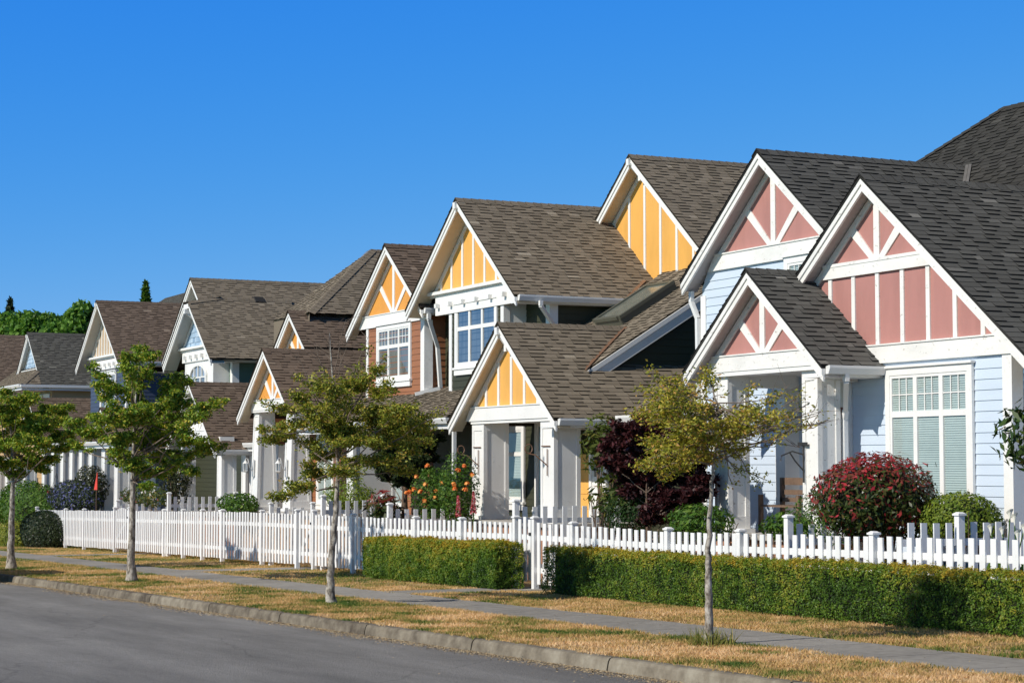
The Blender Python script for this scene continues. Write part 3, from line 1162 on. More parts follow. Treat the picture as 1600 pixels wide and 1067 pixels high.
# arched head with its muntins
mb = MB()
n = 16
for k in range(n):
    a0, a1 = pi*k/n, pi*(k+1)/n
    for (r0, r1, ya, yb_) in ((.85, .97, -.05, 0),):
        q = [(xc.x+r0*cos(a0), 18.84+ya, 2.88+r0*.42*sin(a0)), (xc.x+r1*cos(a0), 18.84+ya, 2.88+r1*.46*sin(a0)),
             (xc.x+r1*cos(a1), 18.84+ya, 2.88+r1*.46*sin(a1)), (xc.x+r0*cos(a1), 18.84+ya, 2.88+r0*.42*sin(a1))]
        mb.prism(q, (0, .05, 0))
for k in (-1, 0, 1):
    mb.box(xc.x+k*.42-.025, xc.x+k*.42+.025, 18.80, 18.835, 2.88, 2.88+.38*sqrt(max(0, 1-(k*.42/.85)**2)))
mb.build('arched_head', WHITE, wn)
mb = MB()
mb.face([(xc.x+.85*cos(pi*k/n), 18.832, 2.88+.357*sin(pi*k/n)) for k in range(n+1)])
mb.build('pane', PANE_SKY, wn)
# porch
ap = P(330, 594, 16.9)
XP4 = -57.6
gable(h4, XP4, 2.45, 2.55, 2.6, 16.9, 17.2, 19.4, SH_UMB, t=.78, soff=SOFFG, panel=WHITE, style='V', zb=1.0, hb=.25, gut='R', gut_y=18.8)
for cx in (-59.7, -55.6):
    column(h4, cx, 17.47, .45, -1.35, .72)
for cx, cy in ((-55.2, 18.3), (-52.4, 18.1), (-53.8, 18.25), (-56.9, 18.6), (-58.4, 18.4)):
    column(h4, cx, cy, .4, -1.35, .55)
mb = MB()
mb.box(-59.95, -55.3, 17.17, 17.6, .66, .8)
mb.build('beam', WHITE, h4)
street_wall(h4, DGREEN, rect(-66.6, -53.2, -2.4, .8), 19.6)
side_wall(h4, DGREEN, rect(19.6, 27, -2.4, .8), -53.2)
mb = MB()
sided_roof(mb, (-55.4, 17.9, .62), (-53.0, 17.9, .62), .55, 2.6)
mb.build('roof', SH_UMB, h4)
street_gutter(h4, -55.1, -53.0, 17.9, .62)
window(h4, -58.3, -57.2, -.9, .45, 19.28, cols=2, trans=.3)
frame_door(h4, -56.5, -55.8, -1.35, .5, 19.28, m_paint('maroon_paint', (.14, .04, .03), .5))
porch_floor(h4, -60.2, -53.1, 16.9, 19.3, -1.42)
mb = MB()
d_ = ray(404, 472)
n_ = Vector((T0, 0, 1))
v = d_*((Z4+T0*X4)/d_.dot(n_))
su, sn = Vector((-1, 0, T0)).normalized(), n_.normalized()
q = [v+Vector((0, a, 0))+su*b_ for a, b_ in ((-.22, -.2), (.22, -.2), (.22, .2), (-.22, .2))]
qt = [v+Vector((0, a, 0))+su*b_+sn*.14 for a, b_ in ((-.16, -.17), (.16, -.17), (.16, .12), (-.16, .12))]
mb.face(qt)
for a in range(4):
    mb.face([q[a], q[(a+1) % 4], qt[(a+1) % 4], qt[a]])
mb.build('roof_vent', DARKM, h4)

# ------------------------------------------------------------------ 5  navy house with beige board gable
h5 = empty('house', (-74, 18, gz(-74)), 'navy house with beige board and batten gable and brown roof', 'house', 'row houses along the street')
ap = P(151, 470, 18.4)
X5, Z5 = ap.x, ap.z
zb5 = P(145, 563, 18.85).z
gable(h5, X5, Z5, 3.35, 3.35, 18.4, 18.85, 30, SH_UMB, t=.74, soff=SOFFG, panel=TAN, style='vert', zb=zb5+.06, hb=.12, nb=.42, gut='R', gut_y=26, wr=3.0, bracket=True)
dentils(h5, X5, 2.8, 5, 18.79, zb5-.3, .12)
mb = MB()
mb.box(X5-2.2, X5+2.2, 18.79, 18.86, zb5-.46, zb5-.1)
mb.build('frieze', WHITE, h5)
street_wall(h5, NAVY, rect(X5-2.7, X5+2.9, -2.4, zb5-.2), 18.88)
side_wall(h5, NAVY, rect(18.88, 27, -2.6, 3.4), X5+2.9)
corner(h5, X5+2.9, 18.88, 1.0, 3.3, .2)
window(h5, X5-.9, X5+1.3, 2.0, 3.45, 18.86, trans=.36, blind=False, back=m_paint('net_curtain', (.16, .17, .16), .9, .5, 14., grain=(1, 1, .1)))
gable(h5, -69.6, 2.0, 2.2, 2.2, 17.2, 17.5, 20, SH_UMB, t=.6, soff=SOFFG, panel=WHITE, style='V', zb=1.0, hb=.2)
mb = MB()
sided_roof(mb, (-79, 17.0, .8), (-66.8, 17.0, .8), .45, 1.9)
mb.build('roof', SH_UMB, h5)
street_gutter(h5, -79, -66.8, 17.0, .8)
for cx in (-78.6, -77.0, -75.4, -73.9, -72.4, -70.9, -69.0, -67.2):
    column(h5, cx, 17.4, .48, -1.6, .6)
street_wall(h5, m_paint('dark_red_wall', (.13, .045, .03), .6), rect(-79, -72.6, -2.2, .7), 18.85)
street_wall(h5, NAVY, rect(-72.2, -66.8, -2.2, 1.3), 18.9)
frame_door(h5, -71.9, -71.0, -1.6, .4, 18.86, m_paint('maroon_paint', (.14, .04, .03), .5))
window(h5, -70.0, -68.4, -1.0, .45, 18.88, cols=2, trans=.3)
porch_floor(h5, -79.2, -66.7, 16.9, 18.9, -1.67)

# ------------------------------------------------------------------ 6  tan house with small blue gable
h6 = empty('house', (-88, 18, gz(-88)), 'tan house with small pale blue gable above a skirt roof', 'house', 'row houses along the street')
ap = P(43, 520, 18.4)
X6, Z6 = ap.x, ap.z
gable(h6, X6, Z6, 2.8, 3.05, 18.4, 18.66, 32, SH_GRY, soff=SOFFG, panel=SBLUE, style='cedar', zb=4.15, hb=.1, bracket=True)
xe, ze = X6+3.05, Z6-T0*3.05
kq, ts6 = sqrt(1+.75*.75), .75
mb = MB()
shingles(mb, (X6-4, 17.55, ze), (1, 0, 0), (0, 1, ts6), Vector((0, -ts6, 1)).normalized(), 1.35*kq, lambda d: 0, lambda d: 7.05-d/kq*ts6/T0)
shingles(mb, (xe, 17.55, ze), (0, 1, 0), (-1, 0, T0), Vector((T0, 0, 1)).normalized(), .78*kk, lambda d: d/kk*T0/ts6, lambda d: max(.84, d/kk*T0/ts6))
hip_caps(mb, (xe, 17.55, ze), (xe-.76, 17.55+.76*T0/ts6, ze+.76*T0), (T0, 0, 1), (0, -ts6, 1), (1, 1, 0))
mb.face([(X6-4, 17.56, ze-.03), (xe, 17.56, ze-.03), (xe, 18.95, ze-.03), (X6-4, 18.95, ze-.03)], 0)
mb.build('roof', SH_BRN, h6)
street_gutter(h6, X6-4, xe, 17.55, ze)
mb = MB()
mb.box(xe-.02, xe+.11, 17.5, 30, ze-.13, ze-.01)
mb.box(xe-.05, xe-.02, 17.55, 30, ze-.25, ze-.03)
mb.build('gutter', GUTTER, h6)
street_wall(h6, OCHRE, rect(X6-4, X6+2.75, -2.6, 3.2), 18.9)
side_wall(h6, OCHRE, rect(18.9, 30, -2.6, 3.2), X6+2.75)
window(h6, X6-1.0, X6+1.0, 1.6, 2.9, 18.88, trans=.36, blind=False)
window(h6, X6+1.5, X6+2.4, 1.6, 2.9, 18.88, cols=1, trans=.36, blind=False)
gable(h6, X6+5.2, 2.75, 2.2, 3.0, 17.4, 17.7, 24, SH_UMB, soff=SOFFG, panel=TAN, style='vert', zb=1.2, hb=.2)
for cx in (-91, -89.2, -87.5, -85.8, -84.0, -82.2):
    column(h6, cx, 17.4, .48, -1.8, .3)
porch_floor(h6, -91, -81.5, 16.9, 18.9, -1.87)

# ------------------------------------------------------------------ 7  last house and one behind
h7 = empty('house', (-103, 18, gz(-103)), 'farthest house in the row, only its plain brown roof showing', 'house', 'row houses along the street')
ap = P(-32, 523, 18.4)
gable(h7, ap.x, ap.z, 4.6, 4.9, 18.4, 18.85, 32, SH_UMB, soff=SOFFG, panel=TAN, style='vert', zb=3.5, hb=.2)
street_wall(h7, OCHRE, rect(ap.x-4.2, ap.x+4.3, -3, 3.4), 18.88)
side_wall(h7, OCHRE, rect(18.88, 31, -3, 3), ap.x+4.3)
h8 = empty('house', (-150, 40, gz(-150)), 'distant house with grey hip roof peeking over the brown ridge', 'house', 'row houses along the street')
a8 = P(258, 466, 40)
mb = MB()
dep = 5.
shingles(mb, (a8.x-dep, 40-dep, a8.z-T0*dep), (1, 0, 0), (0, 1, T0), Vector((0, -T0, 1)).normalized(), dep*kk, lambda d: d/kk, lambda d: 2*dep+9-d/kk, e=.2)
shingles(mb, (a8.x+dep+9, 40-dep, a8.z-T0*dep), (0, 1, 0), (-1, 0, T0), Vector((T0, 0, 1)).normalized(), dep*kk, lambda d: d/kk, lambda d: 2*dep-d/kk, e=.2)
mb.face([(a8.x-dep, 40+dep, a8.z-T0*dep), (a8.x-dep, 40-dep, a8.z-T0*dep), (a8.x, 40, a8.z)], .4)
mb.face([(a8.x+dep+9, 40+dep, a8.z-T0*dep), (a8.x-dep, 40+dep, a8.z-T0*dep), (a8.x, 40, a8.z), (a8.x+9, 40, a8.z)], .4)
mb.build('roof', SH_GRY, h8)
street_wall(h8, OCHRE, rect(a8.x-4.5, a8.x+13.5, -5, a8.z-T0*dep+.2), 36)
side_wall(h8, OCHRE, rect(36, 44, -5, a8.z-T0*dep+.2), a8.x+13.5)


# ================================================================== GROUND, ROAD, KERB, PAVEMENT
def vnoise(x, y, s, seed=0):
    """smooth value noise, numpy"""
    r = np.random.default_rng(seed)
    g = r.random((64, 64))
    u, v = np.asarray(x)/s, np.asarray(y)/s
    i, j = np.floor(u).astype(int), np.floor(v).astype(int)
    fu, fv = u-i, v-j
    fu, fv = fu*fu*(3-2*fu), fv*fv*(3-2*fv)
    a = g[i % 64, j % 64]*(1-fu)+g[(i+1) % 64, j % 64]*fu
    b = g[i % 64, (j+1) % 64]*(1-fu)+g[(i+1) % 64, (j+1) % 64]*fu
    return a*(1-fv)+b*fv


def kerb_y(x):
    return 9.43+(x+14.7)*.0293 if x < 0 else 9.86


X0, X1 = -330., 40.
sheet = MB()
sheet.face([(X0-900, -60, gz(X0)-.5), (X0-900, 600, gz(X0)-.5), (X0, 600, gz(X0)-.32), (X0, -60, gz(X0)-.32)])
sheet.face([(X0, -60, gz(X0)-.32), (X0, 600, gz(X0)-.32), (X1, 600, gz(X1)-.32), (X1, -60, gz(X1)-.32)])
sheet.face([(X1, -60, gz(X1)-.32), (X1, 600, gz(X1)-.32), (X1+900, 600, gz(X1)-.4), (X1+900, -60, gz(X1)-.4)])
tag(sheet.build('ground', m_paint('bare_soil', (.11, .115, .055), .95, .3, 2.)), kind='structure')

# road
N = NT('asphalt')
mp = coords(N)
mp2 = N.n('ShaderNodeMapping')
mp2.inputs['Scale'].default_value = (.22, 1.1, 1)
N.l(mp, 'Vector', mp2, 'Vector')
n1 = N.n('ShaderNodeTexNoise', i_Scale=.9, i_Detail=9., i_Roughness=.66)
N.l(mp2, 'Vector', n1, 'Vector')
r1 = N.ramp([(.30, (.15, .142, .131)), (.46, (.215, .204, .189)), (.56, (.255, .243, .226)), (.74, (.34, .323, .298))])
N.l(n1, 'Fac', r1, 'Fac')
n2 = N.n('ShaderNodeTexNoise', i_Scale=38., i_Detail=6., i_Roughness=.8)
N.l(mp, 'Vector', n2, 'Vector')
r2 = N.ramp([(.30, (.35, .35, .35)), (.47, (.92, .92, .92)), (.62, (1.05, 1.05, 1.05)), (.74, (2.0, 1.95, 1.9))])
N.l(n2, 'Fac', r2, 'Fac')
mx = N.n('ShaderNodeMixRGB', blend_type='MULTIPLY')
mx.inputs['Fac'].default_value = .85
N.l(r1, 'Color', mx, 'Color1')
N.l(r2, 'Color', mx, 'Color2')
# fine cracks
wn = N.n('ShaderNodeTexNoise', i_Scale=1.6, i_Detail=5.)
N.l(mp, 'Vector', wn, 'Vector')
wa = N.n('ShaderNodeMixRGB', blend_type='ADD')
wa.inputs['Fac'].default_value = .55
N.l(mp, 'Vector', wa, 'Color1')
N.l(wn, 'Color', wa, 'Color2')
vo = N.n('ShaderNodeTexVoronoi', feature='DISTANCE_TO_EDGE', i_Scale=.28)
N.l(wa, 'Color', vo, 'Vector')
rc = N.ramp([(.0, (.28, .27, .25)), (.0035, (.45, .44, .42)), (.006, (1, 1, 1))])
N.l(vo, 'Distance', rc, 'Fac')
mc = N.n('ShaderNodeMixRGB', blend_type='MULTIPLY')
mc.inputs['Fac'].default_value = .3
N.l(mx, 'Color', mc, 'Color1')
N.l(rc, 'Color', mc, 'Color2')
N.l(mc, 'Color', N.b, 'Base Color')
N.b.inputs['Roughness'].default_value = .9
bp = N.n('ShaderNodeBump', i_Strength=1., i_Distance=.02)
n3 = N.n('ShaderNodeTexNoise', i_Scale=45., i_Detail=5., i_Roughness=.7)
N.l(mp, 'Vector', n3, 'Vector')
N.l(n3, 'Fac', bp, 'Height')
N.l(bp, 'Normal', N.b, 'Normal')
ASPH = N.m
mb = MB()
xs = np.linspace(X0, X1, 60)
for a, b in zip(xs, xs[1:]):
    for (y0, y1, c0, c1) in ((-8, .5, 0, .03), (.5, 5, .03, .03), (5, 99, .03, 0)):
        ya, yb_ = (kerb_y(a), kerb_y(b)) if y1 == 99 else (y1, y1)
        mb.face([(a, y0, gz(a)-.125+c0), (b, y0, gz(b)-.125+c0), (b, yb_, gz(b)-.125+c1), (a, ya, gz(a)-.125+c1)])
tag(mb.build('road', ASPH), kind='structure')

# kerb, in cast lengths
KERB = m_tone('kerb_concrete', [(0, (.07, .055, .04)), (.4, (.21, .18, .135)), (.7, (.33, .295, .23)), (1, (.45, .41, .34))], rough=.9, noise=1.3, nscale=4., bump=.5, patch=.4)
mb = MB()
x = -60.
while x < 12:
    x2 = x+3.05
    cuts = np.linspace(x+.014, x2-.014, 6)
    prof = [(-.01, -.14), (.012, -.03), (.03, .0), (.055, .010), (.15, .012), (.155, -.14)]
    t = random.uniform(.18, .48)
    for a, b in zip(cuts, cuts[1:]):
        for (p, q) in zip(prof, prof[1:]):
            ja, jb = RNG.normal(0, .0012, 2)
            mb.face([(a, kerb_y(a)+p[0], gz(a)+p[1]), (b, kerb_y(b)+p[0], gz(b)+p[1]), (b, kerb_y(b)+q[0], gz(b)+q[1]), (a, kerb_y(a)+q[0], gz(a)+q[1])], t)
    for e in (cuts[0], cuts[-1]):
        mb.face([(e, kerb_y(e)+p, gz(e)+q) for p, q in prof], .1)
    x = x2
tag(mb.build('kerb', KERB), kind='structure')

# pavement slabs
CONC = m_tone('pavement_concrete', [(0, (.17, .158, .14)), (.5, (.30, .28, .25)), (1, (.41, .385, .345))], rough=.9, noise=1.1, nscale=7., bump=.5, patch=.5)


def slab_run(name, quads, h=.012):
    mb = MB()
    for q, t in quads:
        top = [Vector((x, y, gz(x)+h)) for x, y in q]
        mb.prism(top[::-1], (0, 0, -.06), t)
    return tag(mb.build(name, CONC), kind='structure')


def walk_near(x):
    return 11.42


def walk_far(x):
    return 12.66


qs = []
x = -95.
while x < 10:
    x2 = x+1.52
    qs.append(([(x+.011, walk_near(x)), (x2-.011, walk_near(x2)), (x2-.011, walk_far(x2)), (x+.011, walk_far(x))], random.uniform(.35, .6)))
    x = x2
slab_run('pavement', qs)
for (xa_, wd, skew) in ((-57.2, 1.3, 0), (-42.9, 1.3, 0), (-30.9, 1.2, 0)):
    qs = []
    y = 12.68
    while y < 18:
        y2 = min(y+1.2, 18)
        qs.append(([(xa_-wd/2, y), (xa_+wd/2, y), (xa_+wd/2, y2-.012), (xa_-wd/2, y2-.012)], random.uniform(.35, .6)))
        y = y2
    slab_run('path', qs)

# verge and lawn soil
N = NT('dry_turf')
mp = coords(N)
n1 = N.n('ShaderNodeTexNoise', i_Scale=2.2, i_Detail=10., i_Roughness=.72)
N.l(mp, 'Vector', n1, 'Vector')
r1 = N.ramp([(.32, (.15, .085, .035)), (.45, (.36, .225, .09)), (.58, (.55, .38, .175)), (.75, (.62, .46, .25))])
N.l(n1, 'Fac', r1, 'Fac')
N.l(r1, 'Color', N.b, 'Base Color')
N.b.inputs['Roughness'].default_value = .95
bp = N.n('ShaderNodeBump', i_Strength=.9, i_Distance=.03)
n3 = N.n('ShaderNodeTexNoise', i_Scale=40., i_Detail=6.)
N.l(mp, 'Vector', n3, 'Vector')
N.l(n3, 'Fac', bp, 'Height')
N.l(bp, 'Normal', N.b, 'Normal')
DRY = N.m
mb = MB()
xs = np.linspace(-120, 14, 90)
for a, b in zip(xs, xs[1:]):
    ka, kb = kerb_y(a)+.15, kerb_y(b)+.15
    mb.face([(a, ka, gz(a)-.0), (b, kb, gz(b)-.0), (b, 18.5, gz(b)+.004), (a, 18.5, gz(a)+.004)])
tag(mb.build('verge', DRY), kind='structure')

# grass blades
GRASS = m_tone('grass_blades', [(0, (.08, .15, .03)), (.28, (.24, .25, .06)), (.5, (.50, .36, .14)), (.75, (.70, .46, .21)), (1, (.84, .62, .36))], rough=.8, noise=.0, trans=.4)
TREE_XY = [(-18.7, 11.38), (-28.36, 10.57), (-38.34, 10.14), (-47.31, 9.6)]


def blades(n, xr, yr, h=.04):
    x = xr[0]+(xr[1]-xr[0])*RNG.random(n)
    yl = np.array([yr[0](v) for v in x])
    yh = np.array([yr[1](v) for v in x])
    y = yl+(yh-yl)*RNG.random(n)+RNG.normal(0, .022, n)+(vnoise(x, x*0, .3, 17)-.5)*.10
    t = .66+(vnoise(x, y, .9, 3)-.5)*.55+(vnoise(x, y, .22, 4)-.5)*.5+RNG.normal(0, .15, n)
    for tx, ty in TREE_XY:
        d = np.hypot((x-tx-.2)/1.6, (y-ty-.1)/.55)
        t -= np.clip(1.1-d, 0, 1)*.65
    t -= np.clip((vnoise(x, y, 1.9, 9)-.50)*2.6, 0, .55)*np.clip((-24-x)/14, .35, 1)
    t -= np.clip((vnoise(x, y, .55, 12)-.68)*3., 0, .5)
    t -= np.clip((-36-x)/16, 0, 1)*.10
    return x, y, t


def blade_mesh(name, x, y, t, h, seedh=None):
    n = len(x)
    z = gz(x)+.004
    a = RNG.random(n)*2*pi
    hh = h*(.45+.9*RNG.random(n))
    w = .006+.005*RNG.random(n)
    lean = RNG.normal(0, .55, (n, 2))*hh[:, None]
    v = np.empty((n, 3, 3))
    v[:, 0] = np.stack([x-np.cos(a)*w, y-np.sin(a)*w, z], 1)
    v[:, 1] = np.stack([x+np.cos(a)*w, y+np.sin(a)*w, z], 1)
    v[:, 2] = np.stack([x+lean[:, 0], y+lean[:, 1], z+hh], 1)
    me = bpy.data.meshes.new(name)
    me.vertices.add(n*3)
    me.vertices.foreach_set('co', v.reshape(-1).astype(np.float32))
    me.loops.add(n*3)
    me.loops.foreach_set('vertex_index', np.arange(n*3, dtype=np.int32))
    me.polygons.add(n)
    me.polygons.foreach_set('loop_start', np.arange(0, n*3, 3, dtype=np.int32))
    me.update(calc_edges=True)
    at = me.attributes.new('tone', 'FLOAT', 'FACE')
    at.data.foreach_set('value', np.clip(t, 0, 1).astype(np.float32))
    me.materials.append(GRASS)
    o = bpy.data.objects.new(name, me)
    C.objects.link(o)
    return o


parts = []
for n, xr, ylo, yhi in ((95000, (-30, -11), lambda v: kerb_y(v)+.11, lambda v: 11.45), (60000, (-62, -30), lambda v: kerb_y(v)+.11, lambda v: 11.45),
                        (55000, (-33, -12), lambda v: 12.63, lambda v: 14.6), (60000, (-75, -33), lambda v: 12.63, lambda v: 15.9)):
    parts.append(blades(n, xr, (ylo, yhi)))
gx, gy, gt = (np.concatenate(k) for k in zip(*parts))
keep = np.ones(len(gx), bool)
for xa_, wd in ((-57.2, 1.3), (-42.9, 1.3), (-30.9, 1.2)):
    keep &= ~((gy > 12.6) & (abs(gx-xa_) < wd/2-.03))
keep &= ~((vnoise(gx, gy, .35, 31) > .66) & (RNG.random(len(gx)) < .75))
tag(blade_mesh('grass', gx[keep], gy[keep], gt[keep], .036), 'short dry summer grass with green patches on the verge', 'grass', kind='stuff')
# litter gathered along the gutter
n = 16000
lx = -48+36*RNG.random(n)
ly = np.array([kerb_y(v) for v in lx])-.015-abs(RNG.normal(0, .10, n))*(.5+1.6*vnoise(lx, lx*0, 1.3, 6))
lz = gz(lx)-.117
m = 420
fx = -45+33*RNG.random(m)
fy = np.where(RNG.random(m) < .35, 11.42+1.24*RNG.random(m), np.where(RNG.random(m) < .5, 9.6+1.8*RNG.random(m), np.array([kerb_y(v) for v in fx])-abs(RNG.normal(0, .9, m))))
fz = np.where(fy < np.array([kerb_y(v) for v in fx]), gz(fx)-.09, gz(fx)+.03)
lx, ly, lz = np.append(lx, fx), np.append(ly, fy), np.append(lz, fz)
lo_ = leaf_mesh('leaf_litter', np.stack([lx, ly, lz], 1), .03, m_tone('litter', [(0, (.16, .11, .06)), (.5, (.42, .31, .18)), (1, (.58, .47, .30))], noise=0.), up=2.5, wid=.4)
tag(lo_, 'dry grass and leaf litter along the foot of the kerb', 'litter', kind='stuff')

# ================================================================== FENCES
TOPX = [-90, -65, -46.3, -40, -36, -31, -26.1, -18, 0]
TOPZ = [-1.95, -1.51, -1.16, -1.11, -1.08, -1.01, -1.02, -.87, -.55]


def ftop(x):
    return float(np.interp(x, TOPX, TOPZ))


FY = 15.2


def fpost(par, x, y, zt, w=.095, zb=None):
    mb = MB()
    zb = gz(x)-.1 if zb is None else zb
    mb.box(x-w/2, x+w/2, y-w/2, y+w/2, zb, zt)
    mb.frustum((x, y), w+.035, w+.035, w+.035, w+.035, zt, zt+.025)
    mb.frustum((x, y), w+.02, w+.02, .06, .06, zt+.025, zt+.045)
    return mb.build('post', FENCE_WHITE, par)


def picket_panel(par, x0, x1, y, name='picket_panel', sp=.215, w=.104, top=ftop, dz=0., arch=0.):
    mb = MB()
    n = max(1, int(round((x1-x0)/sp)))
    for i in range(n):
        x = x0+(i+.5)*(x1-x0)/n
        z1 = top(x)+dz+random.uniform(-.011, .011)+arch*(1-((i+.5)/n*2-1)**2)
        z0 = gz(x)+.10+random.uniform(-.008, .008)+arch*.5
        tl = random.uniform(-.014, .014)
        mb.prism([(x-w/2, y-.02, z0), (x+w/2, y-.02, z0), (x+w/2+tl, y-.02, z1), (x-w/2+tl, y-.02, z1)], (0, .022, 0), random.random())
    for f in (.22, .76):
        za = gz(x0)+.1+(top(x0)-gz(x0)-.1)*f
        zb = gz(x1)+.1+(top(x1)-gz(x1)-.1)*f
        mb.bar((x0, y+.025, za), (x1, y+.025, zb), .04, .09)
    return mb.build(name, FENCE_WHITE, par)


def xf(px):
    return P(px, 800, FY).x


def front_fence(pxs, label, ends=(1, 1)):
    xs = [p if p < 0 else xf(p) for p in pxs]
    f = empty('picket_fence', ((xs[0]+xs[-1])/2, FY, gz((xs[0]+xs[-1])/2)), label, 'fence', 'white picket fences along the front gardens')
    for i, x in enumerate(xs):
        if (i == 0 and not ends[0]) or (i == len(xs)-1 and not ends[1]):
            continue
        fpost(f, x, FY, ftop(x)+(.075 if i in (0, len(xs)-1) else .025))
    for a, b in zip(xs, xs[1:]):
        picket_panel(f, a+.06, b-.06, FY, sp=.215 if a < -30 else .198)
    return f


front_fence([-70.5, 103, 132, 180], 'white picket fence from the dark shrubs to the far garden gate, left end')
front_fence([203, 257, 287, 317, 348, 410, 465], 'long white picket fence behind the big leafy street tree')
front_fence([491, 552, 650, 722, 806], 'white picket fence rising behind the shorter hedge')
front_fence([836, 896, 1044, 1157, 1365, -17.6, -14.5, -11.5], 'white picket fence rising behind the long hedge')


def gate(p0, p1, label):
    a, b = xf(p0)+.09, xf(p1)-.09
    g = empty('garden_gate', ((a+b)/2, FY, gz((a+b)/2)), label, 'gate', 'garden gates in the front fence')
    picket_panel(g, a, b, FY, arch=.09)
    mb = MB()
    z0, z1 = gz(a)+.35, ftop(b)-.2
    mb.bar((a+.05, FY+.03, z0), (b-.05, FY+.03, z1), .035, .08)
    mb.build('brace', FENCE_WHITE, g)
    mb = MB()
    mb.box(b-.10, b+.03, FY-.035, FY-.021, z1-.02, z1+.03)
    mb.build('latch', DARKM, g)


gate(180, 203, 'white picket gate beside the trunk of the big leafy street tree')
gate(465, 491, 'white picket gate just behind the slender middle street tree')
gate(806, 836, 'white picket gate in the gap between the two hedges')


def side_fence(px0, y1, pytop, label, y0=15.3, front_post=True, yp=None):
    """fence that runs back from the front fence towards the house"""
    X = P(px0, 800, y0).x
    zt = P(px0+8, pytop, y0+.15).z
    f = empty('picket_fence', (X, (y0+y1)/2, gz(X)), label, 'fence', 'white side fences between gardens')
    mb = MB()
    n = int((y1-y0-.1)/.2)
    for i in range(n):
        y = y0+.18+i*.2
        mb.box(X-.011, X+.011, y-.045, y+.045, gz(X)+.1, zt+random.uniform(-.006, .006))
    for zz in (gz(X)+.35, zt-.25):
        mb.box(X-.05, X-.0115, y0+.06, y1, zz-.045, zz+.045)
    mb.build('picket_panel', FENCE_WHITE, f)
    if front_post:
        fpost(f, X, y0, zt+.09)
    fpost(f, X, yp or y1+.05, zt+.09)
    return f


side_fence(1232, 16.9, 818, 'white side fence post and pickets left of the red-tipped round bush')
side_fence(1405, 18.0, 817, 'white side fence below the tall blinds window', front_post=False, yp=16.25)
side_fence(806, 17.3, 791, 'white side fence leading to the right porch column of the green house')
side_fence(609, 17.8, 795, 'white side fence beside the orange rose bushes')
side_fence(505, 16.7, 782, 'white side fence in front of the russet house window')
side_fence(424, 16.3, 793, 'short white side fence below the tapered porch columns')
side_fence(264, 17.2, 776, 'white side fence below the arched window house porch')
side_fence(184, 16.8, 787, 'white side fence beyond the big leafy street tree')

# ================================================================== PLANTS
def leafmat(name, stops, trans=.3, rough=.5, spec=.25):
    return m_tone(name, stops, rough=rough, noise=.0, trans=trans, spec=spec)


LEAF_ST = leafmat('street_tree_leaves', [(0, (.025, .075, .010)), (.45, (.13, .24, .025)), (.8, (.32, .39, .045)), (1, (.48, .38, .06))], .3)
LEAF_OL = leafmat('olive_tree_leaves', [(0, (.045, .085, .012)), (.45, (.19, .235, .032)), (.8, (.38, .37, .055)), (1, (.46, .31, .07))], .3)
LEAF_YL = leafmat('bronze_yellow_leaves', [(0, (.06, .095, .012)), (.45, (.26, .275, .035)), (.8, (.50, .43, .06)), (1, (.50, .29, .08))], .32)
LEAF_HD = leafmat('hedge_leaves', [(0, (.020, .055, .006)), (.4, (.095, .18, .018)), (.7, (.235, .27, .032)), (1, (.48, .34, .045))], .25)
LEAF_PU = leafmat('burgundy_leaves', [(0, (.008, .003, .004)), (.6, (.036, .010, .012)), (1, (.085, .022, .022))], .2)
LEAF_RD = leafmat('red_tip_leaves', [(0, (.015, .035, .008)), (.45, (.06, .075, .018)), (.65, (.17, .045, .03)), (1, (.42, .03, .045))], .2, .3)
LEAF_GR = leafmat('garden_leaves', [(0, (0.017, 0.049, 0.008)), (.5, (0.070, 0.154, 0.020)), (1, (0.196, 0.280, 0.042))], .28)
LEAF_DK = leafmat('dark_evergreen_leaves', [(0, (.005, .010, .004)), (.5, (.016, .028, .008)), (1, (.05, .07, .018))], .1)
LEAF_LM = leafmat('lime_leaves', [(0, (0.052, 0.104, 0.013)), (.5, (0.169, 0.234, 0.026)), (1, (0.312, 0.338, 0.052))], .3)
LEAF_BG = leafmat('woodland_leaves', [(0, (.04, .10, .018)), (.5, (.11, .23, .035)), (1, (.20, .34, .06))], .3)
LEAF_BR = leafmat('bronze_leaves', [(0, (.012, .018, .008)), (.6, (.04, .05, .018)), (1, (.12, .10, .04))], .15)
N = NT('pale_bark')
mp = coords(N, (1, 1, .55))
na = N.n('ShaderNodeTexNoise', i_Scale=16., i_Detail=8., i_Roughness=.7)
N.l(mp, 'Vector', na, 'Vector')
ra = N.ramp([(.36, (.055, .045, .035)), (.46, (.20, .175, .145)), (.56, (.40, .37, .32)), (.72, (.60, .57, .51))])
N.l(na, 'Fac', ra, 'Fac')
N.l(ra, 'Color', N.b, 'Base Color')
N.b.inputs['Roughness'].default_value = .9
bp = N.n('ShaderNodeBump', i_Strength=.9, i_Distance=.012)
N.l(na, 'Fac', bp, 'Height')
N.l(bp, 'Normal', N.b, 'Normal')
BARK = N.m
BARKD = m_paint('brown_bark', (.15, .10, .07), .9, .4, 8., bump=.6)
TWIG = m_paint('grey_twigs', (.17, .13, .10), .85, .3, 8.)


def at_depth(px, py, dep):
    d = ray(px, py)
    return d*(dep/d.dot(fwd))


def curve_pts(a, b, n=5, sag=0., wob=.05):
    a, b = Vector(a), Vector(b)
    out = []
    L = (b-a).length
    for i in range(n+1):
        t = i/n
        p = a.lerp(b, t)
        p.z += sag*4*t*(1-t)*L
        if 0 < i < n:
            p += Vector((random.gauss(0, wob), random.gauss(0, wob), random.gauss(0, wob*.6)))*L*.4
        out.append(p)
    return out


